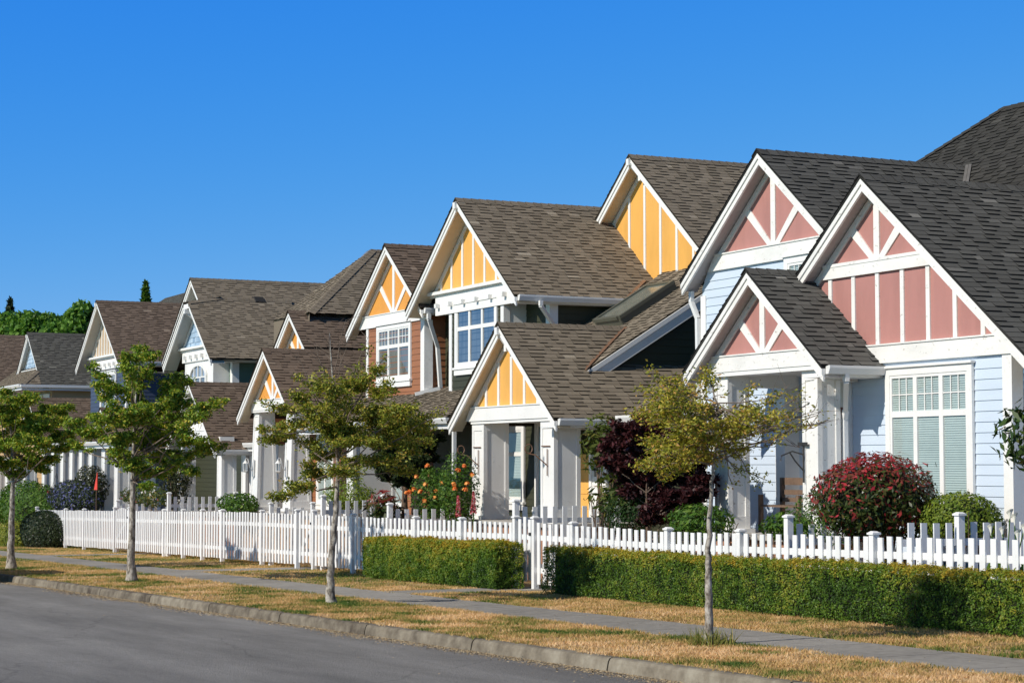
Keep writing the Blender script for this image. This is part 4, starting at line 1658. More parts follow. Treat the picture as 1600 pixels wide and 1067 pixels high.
def street_tree(trunk_px, clusters, label, leaf, dens=1., lsz=.075, dr=1.2, r0=.10, bare=(), bark=None, name='street_tree', flat=.6, group='street trees along the verge',
                tw=7, cat='tree', base=None, attach=.25, low=0., wid=.45, sp=1.15):
    base = base or PG(*trunk_px[0])
    dep = base.dot(fwd)
    tr = [base+Vector((0, 0, -.05))]+[at_depth(px, py, dep) for px, py in trunk_px[1:]]
    root = empty(name, base, label, cat, group)
    H = tr[-1].z-tr[0].z
    mb = MB()
    # smooth trunk
    pts = []
    for a, b in zip(tr, tr[1:]):
        for k in range(5):
            pts.append(a.lerp(b, k/5)+Vector((random.gauss(0, .006), random.gauss(0, .006), 0)))
    pts.append(tr[-1])
    rad = []
    for p in pts:
        t = (p.z-tr[0].z)/H
        rad.append(max(.006, r0*(1-.92*t**.8)*(1+.5*max(0, 1-t*12))))
    mb.tube(pts, rad, 10)
    bm = MB()
    allp, ax, tone = [], [], []
    zs = [base.z+.0]
    for c in clusters:
        px, py, r = c[:3]
        q = c[3] if len(c) > 3 else 1.
        d = random.uniform(-dr, dr)*(1 if r > 9 else .6)
        cen = at_depth(px, py, dep+d)
        rw = r*dep/F*sp
        # branch from the trunk
        zt = cen.z-random.uniform(.35, .8)*min(1.4, (cen.z-base.z)*.4)-attach*hypot(cen.x-base.x, cen.y-base.y)
        lw_ = low+random.random()**1.6*.28
        j = min(range(len(pts)), key=lambda i: abs(pts[i].z-zt)+(5 if i < len(pts)*lw_ else 0))
        start = pts[j]
        br = curve_pts(start, cen, 6, sag=-.03, wob=.05)
        rb = max(.005, min(rad[j]*.4, .006+.005*(br[-1]-br[0]).length))
        bm.tube(br, [rb*(1-.8*i/6)+.003 for i in range(7)], 5)
        nt = max(3, int(tw*q+r/6))
        for k in range(nt):
            a = random.uniform(0, 2*pi)
            e = random.gauss(.05, .35)
            L = rw*random.uniform(.5, 1.25)
            dirv = Vector((cos(a), sin(a), e*flat))
            s = br[random.choice((3, 4, 5, 6, 6))].lerp(cen, .5)
            twp = curve_pts(s, s+dirv*L, 3, wob=.08)
            bm.tube(twp, [.005, .004, .003, .002], 3, cap=False)
            nl = int(q*dens*L/.03*5.6*random.uniform(.5, 1.3))
            for _ in range(nl):
                t = random.random()**.7
                p = twp[min(2, int(t*3))].lerp(twp[min(3, int(t*3)+1)], t*3-int(t*3))
                allp.append((p.x+random.gauss(0, .045), p.y+random.gauss(0, .045), p.z+random.gauss(.01, .035)))
                ax.append(tuple(dirv))
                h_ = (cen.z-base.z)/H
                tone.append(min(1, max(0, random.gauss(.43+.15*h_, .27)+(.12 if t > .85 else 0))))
    for (a, b) in bare:      # leafless twigs
        s, e = at_depth(*a, dep), at_depth(*b, dep)
        bm.tube(curve_pts(s, e, 4, wob=.04), [.008, .006, .005, .004, .002], 4)
        for k in range(9):
            m = s.lerp(e, random.uniform(.3, 1))
            bm.tube(curve_pts(m, m+Vector((random.gauss(0, .2), random.gauss(0, .2), random.uniform(.0, .3))), 3), [.004, .003, .002, .0015], 3, cap=False)
    mb.build('trunk', bark or BARK, root, smooth=True)
    bm.build('branches', TWIG, root)
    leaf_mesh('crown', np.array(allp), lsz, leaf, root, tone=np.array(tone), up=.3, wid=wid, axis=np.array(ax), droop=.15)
    return root


TREE1 = [(438, 778, 14), (460, 760, 18), (485, 742, 18), (505, 715, 22), (540, 735, 18), (420, 690, 12), (440, 668, 14), (462, 664, 12), (410, 672, 8), (470, 620, 16),
         (495, 640, 24), (520, 610, 24), (545, 640, 28), (560, 600, 20), (585, 580, 12), (575, 640, 28), (600, 660, 28), (615, 690, 25), (600, 720, 22), (570, 690, 28),
         (545, 680, 26), (640, 700, 22), (650, 670, 22), (625, 640, 20), (660, 655, 14), (682, 650, 10, .7), (640, 735, 14), (665, 690, 14), (508, 582, 14, .6), (488, 596, 12, .6),
         (530, 690, 22), (612, 612, 10), (600, 600, 10), (576, 545, 6, .6), (600, 560, 6, .5), (640, 640, 14), (560, 720, 20), (420, 632, 10), (440, 640, 10),
         (520, 655, 24), (700, 638, 6, .5), (610, 640, 22), (590, 690, 24), (630, 665, 22), (480, 690, 12), (500, 670, 16), (470, 590, 8, .5), (555, 575, 10, .5)]
street_tree([(517, 943), (516, 900), (521, 840), (526, 780), (528, 730), (525, 660), (520, 590), (515, 520)], TREE1,
            'slender young street tree with sparse yellow-green leaves and bare top twigs', LEAF_OL, dens=1.9, lsz=.056, dr=1.2, r0=.07, low=.47, sp=1.3, tw=9,
            bare=(((520, 600), (512, 505)), ((522, 620), (490, 540)), ((522, 610), (545, 530)), ((528, 640), (578, 520)), ((522, 580), (540, 500)), ((500, 640), (468, 560))))

TREE2 = [(220, 546, 20), (236, 559, 16), (202, 559, 18), (144, 572, 9), (157, 588, 16), (168, 598, 18), (152, 601, 14), (199, 577, 20), (210, 588, 22), (226, 583, 18),
         (199, 609, 20), (210, 619, 22), (278, 588, 18), (262, 598, 18), (289, 598, 16), (273, 614, 20), (262, 630, 20), (283, 630, 20), (315, 633, 18), (336, 630, 14),
         (354, 627, 9), (302, 651, 20), (276, 651, 22), (147, 651, 18), (118, 661, 16), (157, 656, 18), (136, 672, 18), (163, 672, 20), (184, 656, 20), (205, 646, 22),
         (226, 656, 22), (236, 640, 18), (223, 677, 20), (199, 682, 22), (130, 681, 16), (114, 694, 14), (223, 694, 20), (185, 708, 20), (207, 722, 20), (190, 724, 16),
         (226, 741, 16), (245, 719, 18), (272, 711, 18), (302, 708, 16), (299, 738, 14), (272, 730, 16), (253, 743, 16), (285, 678, 20), (313, 689, 18), (340, 694, 14),
         (353, 697, 8), (234, 760, 10), (250, 670, 20), (260, 690, 20), (180, 690, 18), (175, 630, 14), (210, 640, 22)]
street_tree([(206, 908), (205, 860), (207, 800), (208, 740), (209, 680), (212, 620), (218, 560)], TREE2,
            'leafy street tree with clumped dark green foliage, second from the parked car', LEAF_ST, dens=1.95, lsz=.07, dr=1.3, r0=.095, tw=10, wid=.5, low=.43, sp=.84)

TREE4 = [(30, 622, 25), (12, 645, 28), (50, 650, 28), (80, 640, 20), (100, 636, 16), (120, 660, 12), (20, 690, 28), (60, 690, 28), (95, 680, 22), (40, 722, 22), (5, 725, 22),
         (80, 718, 18), (110, 698, 14), (10, 612, 12), (-20, 660, 36), (-25, 700, 30), (-45, 680, 30), (62, 664, 24), (35, 665, 26), (100, 655, 16), (0, 700, 24), (70, 735, 12),
         (50, 620, 10), (-10, 625, 20), (25, 740, 14)]
street_tree([(17, 889), (17, 850), (19, 800), (20, 745), (18, 690), (14, 620)], TREE4,
            'dense dark green street tree at the left edge with pale trunk', LEAF_ST, dens=2.8, lsz=.07, dr=1.5, r0=.105, tw=13, wid=.5, low=.5, sp=1.)

TREE3 = [(1018, 583, 9), (1042, 596, 12), (1005, 607, 14), (1026, 612, 18), (1057, 596, 12), (1068, 612, 14), (1047, 620, 18), (1105, 582, 9), (1094, 598, 10), (1115, 598, 9),
         (1013, 639, 18), (997, 649, 12), (1036, 639, 20), (1063, 636, 20), (1084, 639, 14), (1047, 654, 20), (1021, 660, 18), (1068, 665, 20), (1094, 665, 18), (1010, 702, 15),
         (1026, 691, 18), (1000, 728, 12), (1018, 731, 16), (1042, 744, 14), (1031, 712, 18), (1068, 723, 18), (1089, 717, 18), (1084, 696, 20), (1110, 686, 20), (1060, 690, 18),
         (1153, 658, 18), (1180, 652, 18), (1207, 650, 16), (1233, 650, 13, .8), (1171, 672, 18), (1144, 676, 18), (1135, 693, 16), (1162, 700, 12), (1153, 712, 10), (1152, 742, 8, .7),
         (1180, 752, 7, .7), (1194, 749, 7, .6), (1144, 756, 6, .6), (1216, 688, 10, .6), (1207, 694, 8, .5), (1260, 665, 9, .5), (1278, 663, 7, .4), (1292, 656, 6, .4), (1278, 648, 8, .5),
         (1225, 668, 12, .6), (1182, 604, 9, .7), (1216, 618, 12, .6), (1250, 618, 10, .5), (1265, 629, 9, .4), (1197, 632, 14), (1171, 642, 14), (1282, 644, 8, .4), (1120, 650, 18),
         (1115, 720, 14), (1130, 660, 16), (1195, 672, 12), (1240, 640, 10, .5)]
street_tree([(1109, 1008), (1107, 960), (1107, 900), (1108, 850), (1111, 780), (1114, 735), (1120, 690), (1125, 650), (1110, 600)], TREE3,
            'young street tree with olive and bronze leaves before the pink house', LEAF_YL, dens=1.35, lsz=.043, dr=.9, r0=.054, tw=8, low=.63, sp=1.32,
            bare=(((1120, 700), (1275, 640)), ((1120, 690), (1235, 600)), ((1120, 690), (1290, 660)), ((1120, 680), (1255, 700))))
# grass tuft at the foot of the near tree
b = PG(1109, 1008)
n = 300
a = RNG.random(n)*2*pi
rr = .06+.22*RNG.random(n)**1.3
tuft = blade_mesh('grass_tuft', b.x+rr*np.cos(a), b.y+rr*np.sin(a), .10+.35*RNG.random(n), .16)
tag(tuft, 'tall grass tuft around the foot of the nearest tree trunk', 'grass tuft', kind='stuff')


def bush(name, label, cen, rad, n, lsz, mat, tone=None, shell=.55, up=.3, wid=.5, stem=True, cat='bush', group=None, lump=.18, droop=0., core=False):
    cen = Vector(cen)
    base = Vector((cen.x, cen.y, gz(cen.x)))
    root = empty(name, base, label, cat, group)
    d = RNG.normal(size=(n, 3))
    d /= np.linalg.norm(d, axis=1)[:, None]
    # lumpy outline
    k = np.zeros(n)
    for i in range(26):
        v = RNG.normal(size=3)
        v /= np.linalg.norm(v)
        k += np.clip((d @ v)-.72, 0, 1)*RNG.uniform(-1.2, 2.2)
    r = (shell+(1-shell)*RNG.random(n)**.5)*(1+lump*k)
    r = r*np.where(RNG.random(n) < .03, 1+.22*RNG.random(n), 1)
    p = d*r[:, None]*np.array(rad)+np.array(cen)
    p[:, 2] = np.maximum(p[:, 2], base.z+.03)
    t = RNG.normal(.45, .2, n) if tone is None else tone(d, r)
    leaf_mesh('foliage', p, lsz, mat, root, tone=np.clip(t, 0, 1), up=up, wid=wid, nrm=d, droop=droop)
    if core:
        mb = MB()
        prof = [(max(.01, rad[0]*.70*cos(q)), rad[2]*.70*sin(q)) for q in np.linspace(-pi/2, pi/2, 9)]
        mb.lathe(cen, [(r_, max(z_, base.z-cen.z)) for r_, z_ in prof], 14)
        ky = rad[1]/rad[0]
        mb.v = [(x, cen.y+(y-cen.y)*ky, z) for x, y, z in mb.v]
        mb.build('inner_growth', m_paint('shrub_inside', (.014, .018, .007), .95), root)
    if stem:
        mb = MB()
        for i in range(7):
            e = cen+Vector((random.gauss(0, rad[0]*.4), random.gauss(0, rad[1]*.4), random.uniform(-.1, .5)*rad[2]))
            mb.tube(curve_pts(base+Vector((random.gauss(0, .05), random.gauss(0, .05), -.05)), e, 4), [.022, .018, .014, .01, .006], 5)
        mb.build('stems', BARKD, root)
    return root


def bpx(px, py, Y):
    return P(px, py, Y)


# red-tipped round bush
c = bpx(1370, 778, 16.6)
bush('bush', 'round bush with glossy red young leaves over green', c, (.86, .86, .62), 7000, .095, LEAF_RD, core=True, lump=.22,
     tone=lambda d, r: np.where(RNG.random(len(r)) < .18+.82*np.clip(d[:, 2]*.8-d[:, 0]*.4+.22, 0, 1), .58+.45*RNG.random(len(r))**1.3, .05+.45*RNG.random(len(r))), up=.4, wid=.38)
c = bpx(1300, 806, 16.1)
bush('bush', 'small-leaved green shrub below the red-tipped bush', c, (.6, .5, .42), 2600, .045, LEAF_GR, shell=.3, lump=.4)
c = bpx(1500, 810, 17.25)
bush('bush', 'low rounded light green bush under the blinds window', c, (.55, .55, .36), 5200, .055, LEAF_LM, shell=.7, core=True)
c = bpx(1095, 815, 16.2)
bush('bush', 'bright green low shrub between the near trunk and burgundy tree', c, (.6, .5, .3), 1100, .12, LEAF_GR, wid=.3, shell=.4)
c = bpx(1180, 815, 16.4)
c = bpx(1232, 822, 16.4)
bush('bush', 'small leafy green plant in front of the porch bench', c, (.5, .35, .22), 800, .09, LEAF_GR, shell=.3)
c = bpx(985, 803, 16.3)
bush('bush', 'dark feathery conifer shrub below the burgundy tree', c, (.5, .5, .38), 2600, .07, leafmat('cedar_leaves', [(0, (.010, .03, .008)), (1, (.05, .11, .025))]), wid=.25, droop=.4, lump=.3)
# burgundy tree
b = Vector((P(1012, 800, 16.4).x, 16.4, 0))
b.z = gz(b.x)
PUR = [(960, 690, 22), (985, 665, 25), (1015, 655, 25), (1045, 650, 22), (1075, 660, 22), (975, 720, 25), (1005, 700, 28), (1040, 690, 28), (1075, 695, 26), (1000, 745, 26), (1035, 735, 28),
       (1070, 735, 28), (1095, 720, 20), (1020, 775, 24), (1055, 775, 26), (1085, 770, 24), (1045, 800, 18), (1075, 800, 18), (955, 720, 12), (985, 765, 14), (1020, 720, 28), (1060, 710, 28), (1095, 690, 16), (1100, 750, 18),
       (1085, 805, 14), (1015, 800, 12)]
street_tree([(1012, 830), (1010, 790), (1012, 740), (1025, 700)], PUR, 'round burgundy-leaved tree between the green and pink houses', LEAF_PU, dens=3.0, lsz=.095, dr=1.0, r0=.05, bark=BARKD,
            name='burgundy_tree', group='garden trees', base=b, tw=16, wid=.5)
# photinia beside it
for k, (px, py, Y, rx, n, lab) in enumerate(((940, 695, 16.2, .42, 260, 'tall loose shrub with bronze shoot tips left of the burgundy tree'),
                                             )):
    c = bpx(px, py, Y)
    root = bush('shrub', lab, c, (.4, .4, .62), 420, .16, leafmat('photinia_leaves', [(0, (.03, .06, .012)), (.6, (.13, .16, .03)), (.85, (.26, .16, .05)), (1, (.30, .10, .05))]), shell=.15, wid=.33, up=.2)
    c = bpx(945, 770, Y)
c = bpx(952, 775, 16.1)
bush('shrub', 'low leafy shrub with large pale leaves by the porch door', c, (.42, .4, .35), 170, .18, MATS['photinia_leaves'], shell=.2, wid=.33)
# plant at the right edge
c = bpx(1640, 683, 14.9)
bush('shrub', 'tall evergreen shrub whose leaves reach in at the right edge', c, (.62, .62, .46), 620, .15, leafmat('glossy_leaves', [(0, (.01, .03, .008)), (.7, (.06, .10, .02)), (1, (.22, .10, .05))], .15, .3), shell=.3, wid=.32, droop=.3)
# dark tree with thick brown trunk behind the middle tree
b = Vector((P(632, 790, 16.6).x, 16.6, 0))
b.z = gz(b.x)
MAG = [(600, 690, 22), (625, 690, 26), (655, 695, 24), (610, 715, 22), (640, 720, 24), (665, 715, 18), (590, 715, 14), (640, 665, 24), (615, 665, 20), (660, 735, 10), (600, 735, 10), (670, 690, 16), (628, 740, 12)]
street_tree([(632, 835), (632, 790), (633, 740), (634, 690)], MAG, 'dark evergreen garden tree with thick brown trunk by the roses', LEAF_DK, dens=2.0, lsz=.15, dr=.9, r0=.16, bark=BARKD,
            name='evergreen_tree', group='garden trees', base=b, tw=12, wid=.36)


def flowers(root, name, pts, r, mat, n=14):
    for p in pts:
        p = Vector(p)
        mb = MB()
        for k in range(n):
            a = RNG.random()*2*pi
            e = random.uniform(-.2, 1.2)
            o = Vector((cos(a)*cos(e), sin(a)*cos(e), sin(e)))*r*random.uniform(.35, .9)
            t1 = o.cross(Vector((.2, .3, 1))).normalized()*r*.5
            t2 = o.cross(t1).normalized()*r*.5
            q = p+o
            mb.face([q-t1-t2, q+t1-t2, q+t1*.8+t2+o*.3, q-t1*.8+t2+o*.3], random.random())
        mb.build(name, mat, root)


ROSE = m_tone('rose_petals', [(0, (.75, .16, .04)), (.5, (.85, .30, .07)), (1, (.90, .50, .14))], rough=.6, noise=0, trans=.25)
for (px, py, rx, rz, n, lab, fl) in ((680, 777, .60, .64, 2600, 'rose bush with orange blooms nearer the russet house', [(651, 745), (665, 757), (663, 783), (680, 778), (668, 720+8), (640, 769), (700, 775), (647, 765), (657, 768), (682, 768), (636, 770), (690, 755)]),
                                     (717, 768, .34, .82, 1700, 'taller rose bush with orange blooms against the white porch column', [(709, 757), (711, 764), (730, 756), (727, 765), (738, 742), (716, 735), (725, 728)])):
    c = bpx(px, py, 16.5)
    root = bush('rose_bush', lab, c, (rx, .45, rz), int(n*1.5), .065, LEAF_GR, shell=.3, lump=.25, group='orange rose bushes')
    flowers(root, 'rose', [at_depth(a, b_, c.dot(fwd)-.42) for a, b_ in fl], .055, ROSE)
LUP = m_tone('lupin_petals', [(0, (.45, .03, .06)), (.6, (.60, .07, .10)), (1, (.85, .5, .5))], noise=0.)
for px, py, hgt, lab in ((716, 788, .5, 'red and white lupin spike in front of the roses'), (740, 782, .52, 'red and white lupin spike against the white porch column')):
    t = P(px, py-14, 15.9)
    b = Vector((t.x, t.y, gz(t.x)))
    root = empty('lupin', b, lab, 'flower', 'lupin spikes')
    mb = MB()
    mb.tube([b, (t.x, t.y, t.z-.4)], .012, 5)
    mb.build('stem', LEAF_GR, root)
    n = 260
    h_ = RNG.random(n)
    a = RNG.random(n)*2*pi
    r = .055*(1-h_*.75)
    leaf_mesh('flower_spike', np.stack([t.x+r*np.cos(a), t.y+r*np.sin(a), t.z-.42*(1-h_)], 1), .045, LUP, root, up=0)
# red-tipped cordyline-like plant
c = bpx(600, 795, 16.0)
bush('shrub', 'spiky green plant with red young leaves before the russet wall', c, (.42, .4, .42), 240, .26, LEAF_RD, shell=.1, wid=.22, tone=lambda d, r: .3+.5*np.clip(d[:, 2], 0, 1)+RNG.normal(0, .15, len(r)))
c = bpx(545, 775, 16.8)
bush('bush', 'lime green shrub behind the trunk of the slender middle tree', c, (.9, .6, .35), 1800, .07, LEAF_LM, shell=.5)
c = bpx(374, 790, 16.6)
bush('bush', 'bright green shrub left of the tapered porch columns', c, (1.0, .5, .35), 1700, .10, LEAF_GR, shell=.4)
# left shrubs
c = bpx(52, 795, 16.6)
bush('shrub', 'large bright green shrub behind the leftmost tree trunk', c, (3.2, 1.2, 1.0), 11000, .12, LEAF_GR, shell=.7, lump=.35, core=True)
c = bpx(72, 835, 15.0)
bush('shrub', 'black-green clipped shrub at the left end of the fence', c, (1.9, .8, .85), 12000, .09, LEAF_DK, shell=.8, lump=.2, core=True)
c = bpx(18, 842, 14.4)
bush('shrub', 'olive yellow shrub beside the leftmost tree trunk', c, (1.6, .7, .6), 6500, .09, LEAF_OL, shell=.7, lump=.2, core=True)
c = bpx(120, 778, 16.4)
bush('shrub', 'blue flowering shrub behind the left fence', c, (2.0, .9, .62), 6500, .10, leafmat('ceanothus', [(0, (.02, .035, .012)), (.45, (.05, .07, .03)), (.62, (.07, .08, .20)), (1, (.18, .19, .42))], .2),
     shell=.55, tone=lambda d, r: np.where(RNG.random(len(r)) < .26, .6+.4*RNG.random(len(r)), .4*RNG.random(len(r))))
c = bpx(142, 758, 16.7)
bush('shrub', 'tall dark green shrub beside the blue flowering one', c, (.8, .6, .75), 2400, .10, LEAF_BR, shell=.4)
c = bpx(275, 745, 17.0)
bush('shrub', 'climbing shrub on a porch post of the arched window house', c, (.55, .5, .85), 1800, .10, LEAF_BR, shell=.3, lump=.4)
c = bpx(225, 775, 16.3)
bush('shrub', 'mixed flower border with yellow sprays beyond the gate', c, (2.4, .4, .32), 1600, .09, leafmat('border_leaves', [(0, (.02, .05, .012)), (.6, (.09, .12, .03)), (.8, (.25, .2, .04)), (1, (.45, .10, .14))]), shell=.4)
# hanging basket
c = bpx(88, 770, 16.9)
root = empty('hanging_basket', Vector((c.x, c.y, c.z-.25)), 'hanging basket of red flowers under the far left porch eave', 'hanging basket')
mb = MB()
mb.lathe((c.x, c.y, c.z-.25), [(.08, 0), (.2, .06), (.27, .2), (.27, .22)], 12)
mb.build('basket', WOOD, root)
n = 500
d = RNG.normal(size=(n, 3))
d /= np.linalg.norm(d, axis=1)[:, None]
leaf_mesh('flowers', d*np.array((.34, .34, .22))*(.5+.5*RNG.random(n))[:, None]+np.array((c.x, c.y, c.z)), .09,
          leafmat('basket_flowers', [(0, (.03, .06, .015)), (.6, (.08, .12, .03)), (.75, (.40, .06, .05)), (1, (.55, .10, .08))]), root)
mb = MB()
for k in range(3):
    a = k*2*pi/3
    mb.tube([(c.x+.26*cos(a), c.y+.26*sin(a), c.z-.03), (c.x, c.y, c.z+.75)], .006, 4)
mb.build('chain', DARKM, root)
# red pennant on the porch
c = P(150, 765, 15.9)
root = empty('pennant', Vector((c.x, c.y, c.z-.2)), 'small bright red folded garden flag on a stick by the navy porch', 'flag')
mb = MB()
t = P(151, 738, 15.9)
mb.tube([(c.x+.02, c.y, gz(c.x)), (t.x, t.y, t.z+.05)], .012, 5)
mb.build('pole', WOOD, root)
mb = MB()
w = .20
mb.prism([(c.x-w, c.y-.02, c.z), (c.x+w, c.y-.02, c.z), (t.x+.05, t.y, t.z)], (0, .02, 0))
mb.build('cloth', m_paint('signal_red', (.72, .06, .03), .6), root)
# calla lilies at the right
c = P(1580, 830, 15.75)
b = Vector((c.x, c.y, gz(c.x)))
root = empty('calla_lily', b, 'white calla lilies standing between fences at right', 'flower')
mb = MB()
for (px, py) in ((1578, 806), (1548, 828), (1566, 832), (1590, 838), (1585, 812), (1600, 828)):
    t = P(px, py, 15.75+random.uniform(-.15, .15))
    mb.tube(curve_pts(b+Vector((random.gauss(0, .1), random.gauss(0, .05), 0)), t, 4, wob=.03), .008, 5)
    mf = MB()
    prof = [(.006, -.05), (.014, -.01), (.026, .035), (.044, .06)]
    nn = 9
    for (r0, z0), (r1, z1) in zip(prof, prof[1:]):
        for k in range(nn):
            a0, a1 = 2*pi*k/nn, 2*pi*(k+1)/nn
            s0, s1 = 1+.5*cos(a0), 1+.5*cos(a1)
            mf.face([(t.x+r0*cos(a0), t.y+r0*sin(a0), t.z+z0*s0), (t.x+r0*cos(a1), t.y+r0*sin(a1), t.z+z0*s1), (t.x+r1*cos(a1), t.y+r1*sin(a1), t.z+z1*s1), (t.x+r1*cos(a0), t.y+r1*sin(a0), t.z+z1*s0)])
    mf.build('bloom', m_paint('cream_petal', (.85, .83, .72), .5), root)
mb.build('stem', LEAF_GR, root)
n = 60
leaf_mesh('leaves', np.array(b)+np.stack([RNG.normal(0, .22, n), RNG.normal(0, .1, n), .15+.55*RNG.random(n)], 1), .32, LEAF_GR, root, up=-.2, wid=.3)


# hedges
def hedge(label, x0, x1, y0, y1, zt, n, lsz=.031):
    xm = (x0+x1)/2
    root = empty('hedge', (xm, (y0+y1)/2, gz(xm)), label, 'hedge', 'clipped hedges in front of the fence')
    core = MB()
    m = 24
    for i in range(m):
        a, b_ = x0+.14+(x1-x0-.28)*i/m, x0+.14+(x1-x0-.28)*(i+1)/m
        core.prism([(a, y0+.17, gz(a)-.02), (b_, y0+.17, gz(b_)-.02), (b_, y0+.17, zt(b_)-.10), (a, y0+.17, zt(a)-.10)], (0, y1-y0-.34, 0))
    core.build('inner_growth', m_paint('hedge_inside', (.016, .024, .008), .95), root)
    # surface samples: front, top, ends, back
    W_, D_ = x1-x0, y1-y0
    Hh = zt(xm)-gz(xm)
    ar = np.array([W_*Hh*1.25, W_*D_*1.5, D_*Hh*2, W_*Hh*.2])
    cnt = (n*ar/ar.sum()).astype(int)
    P_, N_, T_ = [], [], []
    for k, c in enumerate(cnt):
        x = x0+W_*RNG.random(c)
        y = y0+D_*RNG.random(c)
        v = RNG.random(c)
        tx = np.array([zt(q) for q in x])
        z = gz(x)+.03+(tx-gz(x)-.03)*v
        nn = np.zeros((c, 3))
        if k == 0:
            y = np.full(c, y0)
            nn[:, 1] = -1
        elif k == 1:
            z = tx.copy()
            v = np.ones(c)
            nn[:, 2] = 1
        elif k == 2:
            sd = RNG.random(c) < .5
            x = np.where(sd, x0, x1)
            tx = np.array([zt(q) for q in x])
            z = gz(x)+.03+(tx-gz(x)-.03)*v
            nn[:, 0] = np.where(sd, -1, 1)
        else:
            y = np.full(c, y1)
            nn[:, 1] = 1
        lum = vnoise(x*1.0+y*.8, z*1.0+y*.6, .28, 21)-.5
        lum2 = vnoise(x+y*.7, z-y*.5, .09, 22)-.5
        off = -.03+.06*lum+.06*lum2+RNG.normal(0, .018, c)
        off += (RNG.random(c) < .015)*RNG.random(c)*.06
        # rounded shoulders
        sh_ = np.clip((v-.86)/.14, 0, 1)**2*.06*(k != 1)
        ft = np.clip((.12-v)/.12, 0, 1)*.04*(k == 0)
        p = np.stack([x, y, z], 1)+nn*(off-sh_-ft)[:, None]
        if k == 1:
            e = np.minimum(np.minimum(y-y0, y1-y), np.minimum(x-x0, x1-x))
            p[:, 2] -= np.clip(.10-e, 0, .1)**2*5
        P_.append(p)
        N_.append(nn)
        tt = .34+.30*np.clip((v-.55)/.45, 0, 1)+.15*(k == 1)+.4*(vnoise(x+y, z*1.5, .8, 23)-.5)+.45*lum2-.5*np.clip(vnoise(x+y, z, .13, 29)-.62, 0, 1)+RNG.normal(0, .12, c)  # noise terms put the shade of hollows and leaf gaps into the tone
        tt -= .18*np.clip((x+27)/5, 0, 1)*0
        T_.append(tt)
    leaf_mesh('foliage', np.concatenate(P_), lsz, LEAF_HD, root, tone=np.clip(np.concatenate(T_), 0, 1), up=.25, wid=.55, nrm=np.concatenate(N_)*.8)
    return root


za, zb_ = P(862, 846, 14.7), P(1598, 884, 14.7)
hz = lambda x: za.z-.075+(zb_.z-za.z)*(x-za.x)/(zb_.x-za.x)
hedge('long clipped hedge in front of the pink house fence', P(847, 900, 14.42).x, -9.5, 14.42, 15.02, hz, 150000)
zc_, zd_ = P(560, 832, 14.8), P(805, 842, 14.8)
hz2 = lambda x: zc_.z-.06+(zd_.z-zc_.z)*(x-zc_.x)/(zd_.x-zc_.x)
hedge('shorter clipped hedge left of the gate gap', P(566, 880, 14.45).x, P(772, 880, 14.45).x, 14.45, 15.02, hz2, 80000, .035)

# background trees
def far_tree(label, px, py, D, wpx, hpx, n, lsz, mat, conifer=False, name='tree'):
    top = at_depth(px, py, D)
    w = wpx*D/F/2
    hh = hpx*D/F
    base = Vector((top.x, top.y, gz(max(top.x, -330))-.5))
    root = empty(name, base, label, 'tree', 'trees beyond the houses')
    mb = MB()
    mb.tube([base, Vector((top.x, top.y, top.z-(0 if conifer else hh*.4)))], [.35, .04], 8)
    mb.build('trunk', BARKD, root)
    if conifer:
        t = RNG.random(n)**.6
        a = RNG.random(n)*2*pi
        lay = (np.floor(t*15)+.5)/15
        tt = np.clip(lay+RNG.normal(0, .014, n), 0, 1)
        r = w*(.05+tt)*RNG.random(n)**.45*(.65+.5*np.sin(a*3+np.floor(t*15)*2.1)**2)
        p = np.stack([top.x+r*np.cos(a), top.y+r*np.sin(a), top.z-hh*tt-r*.45+.35*w*.2], 1)
        leaf_mesh('crown', p, lsz, mat, root, wid=.4, up=.2, droop=.6)
    else:
        cl = []
        m = 26
        for i in range(m):
            d = RNG.normal(size=3)
            d /= np.linalg.norm(d)
            cl.append(np.array([top.x, top.y, top.z-hh*.5])+d*np.array([w*.8, w*.8, hh*.42])*RNG.uniform(.5, 1))
        per = n//m
        P_ = []
        for c in cl:
            d = RNG.normal(size=(per, 3))
            d /= np.linalg.norm(d, axis=1)[:, None]
            P_.append(c+d*np.array([w*.42, w*.42, hh*.2])*(.55+.45*RNG.random(per))[:, None])
        leaf_mesh('crown', np.concatenate(P_), lsz, mat, root, wid=.6, up=.3)
    return root


far_tree('broad green tree beyond the roofs, at the far left', 20, 490, 190, 130, 110, 14000, .55, LEAF_BG)
far_tree('broad green tree beyond the roofs, middle of the clump', 72, 480, 180, 110, 120, 14000, .55, LEAF_BG)
far_tree('broad green tree beyond the roofs, touching the beige gable', 122, 480, 175, 100, 110, 14000, .55, LEAF_BG)
far_tree('narrow conifer standing above the brown ridge', 228, 441, 150, 44, 120, 5200, .55, LEAF_GR, True, 'conifer')
far_tree('dark conifer rising behind the far left trees', 16, 468, 230, 60, 120, 4200, .8, LEAF_DK, True, 'conifer')

# ================================================================== BENCH
b = P(1222, 822, 18.2)
x0, x1, y0 = -27.95, -26.75, 18.0
zf = -1.12
bench = empty('bench', ((x0+x1)/2, y0, zf), 'weathered wooden bench on the pink house porch', 'bench')
mb = MB()
for k in range(4):
    mb.box(x0, x1, y0-.02+k*.1, y0+.07+k*.1, zf+.42, zf+.45)
mb.build('seat', WOOD, bench)
mb = MB()
mb.box(x0, x1, y0+.42, y0+.46, zf+.78, zf+.9)
mb.box(x0, x1, y0+.41, y0+.45, zf+.62, zf+.70)
mb.box(x0, x1, y0+.40, y0+.44, zf+.5, zf+.57)
mb.build('backrest', WOOD, bench)
for xx in (x0+.04, x1-.04):
    for yy, zz in ((y0, .62), (y0+.43, .9)):
        mb = MB()
        mb.box(xx-.035, xx+.035, yy-.03, yy+.03, zf, zf+zz)
        mb.build('leg', WOOD, bench)

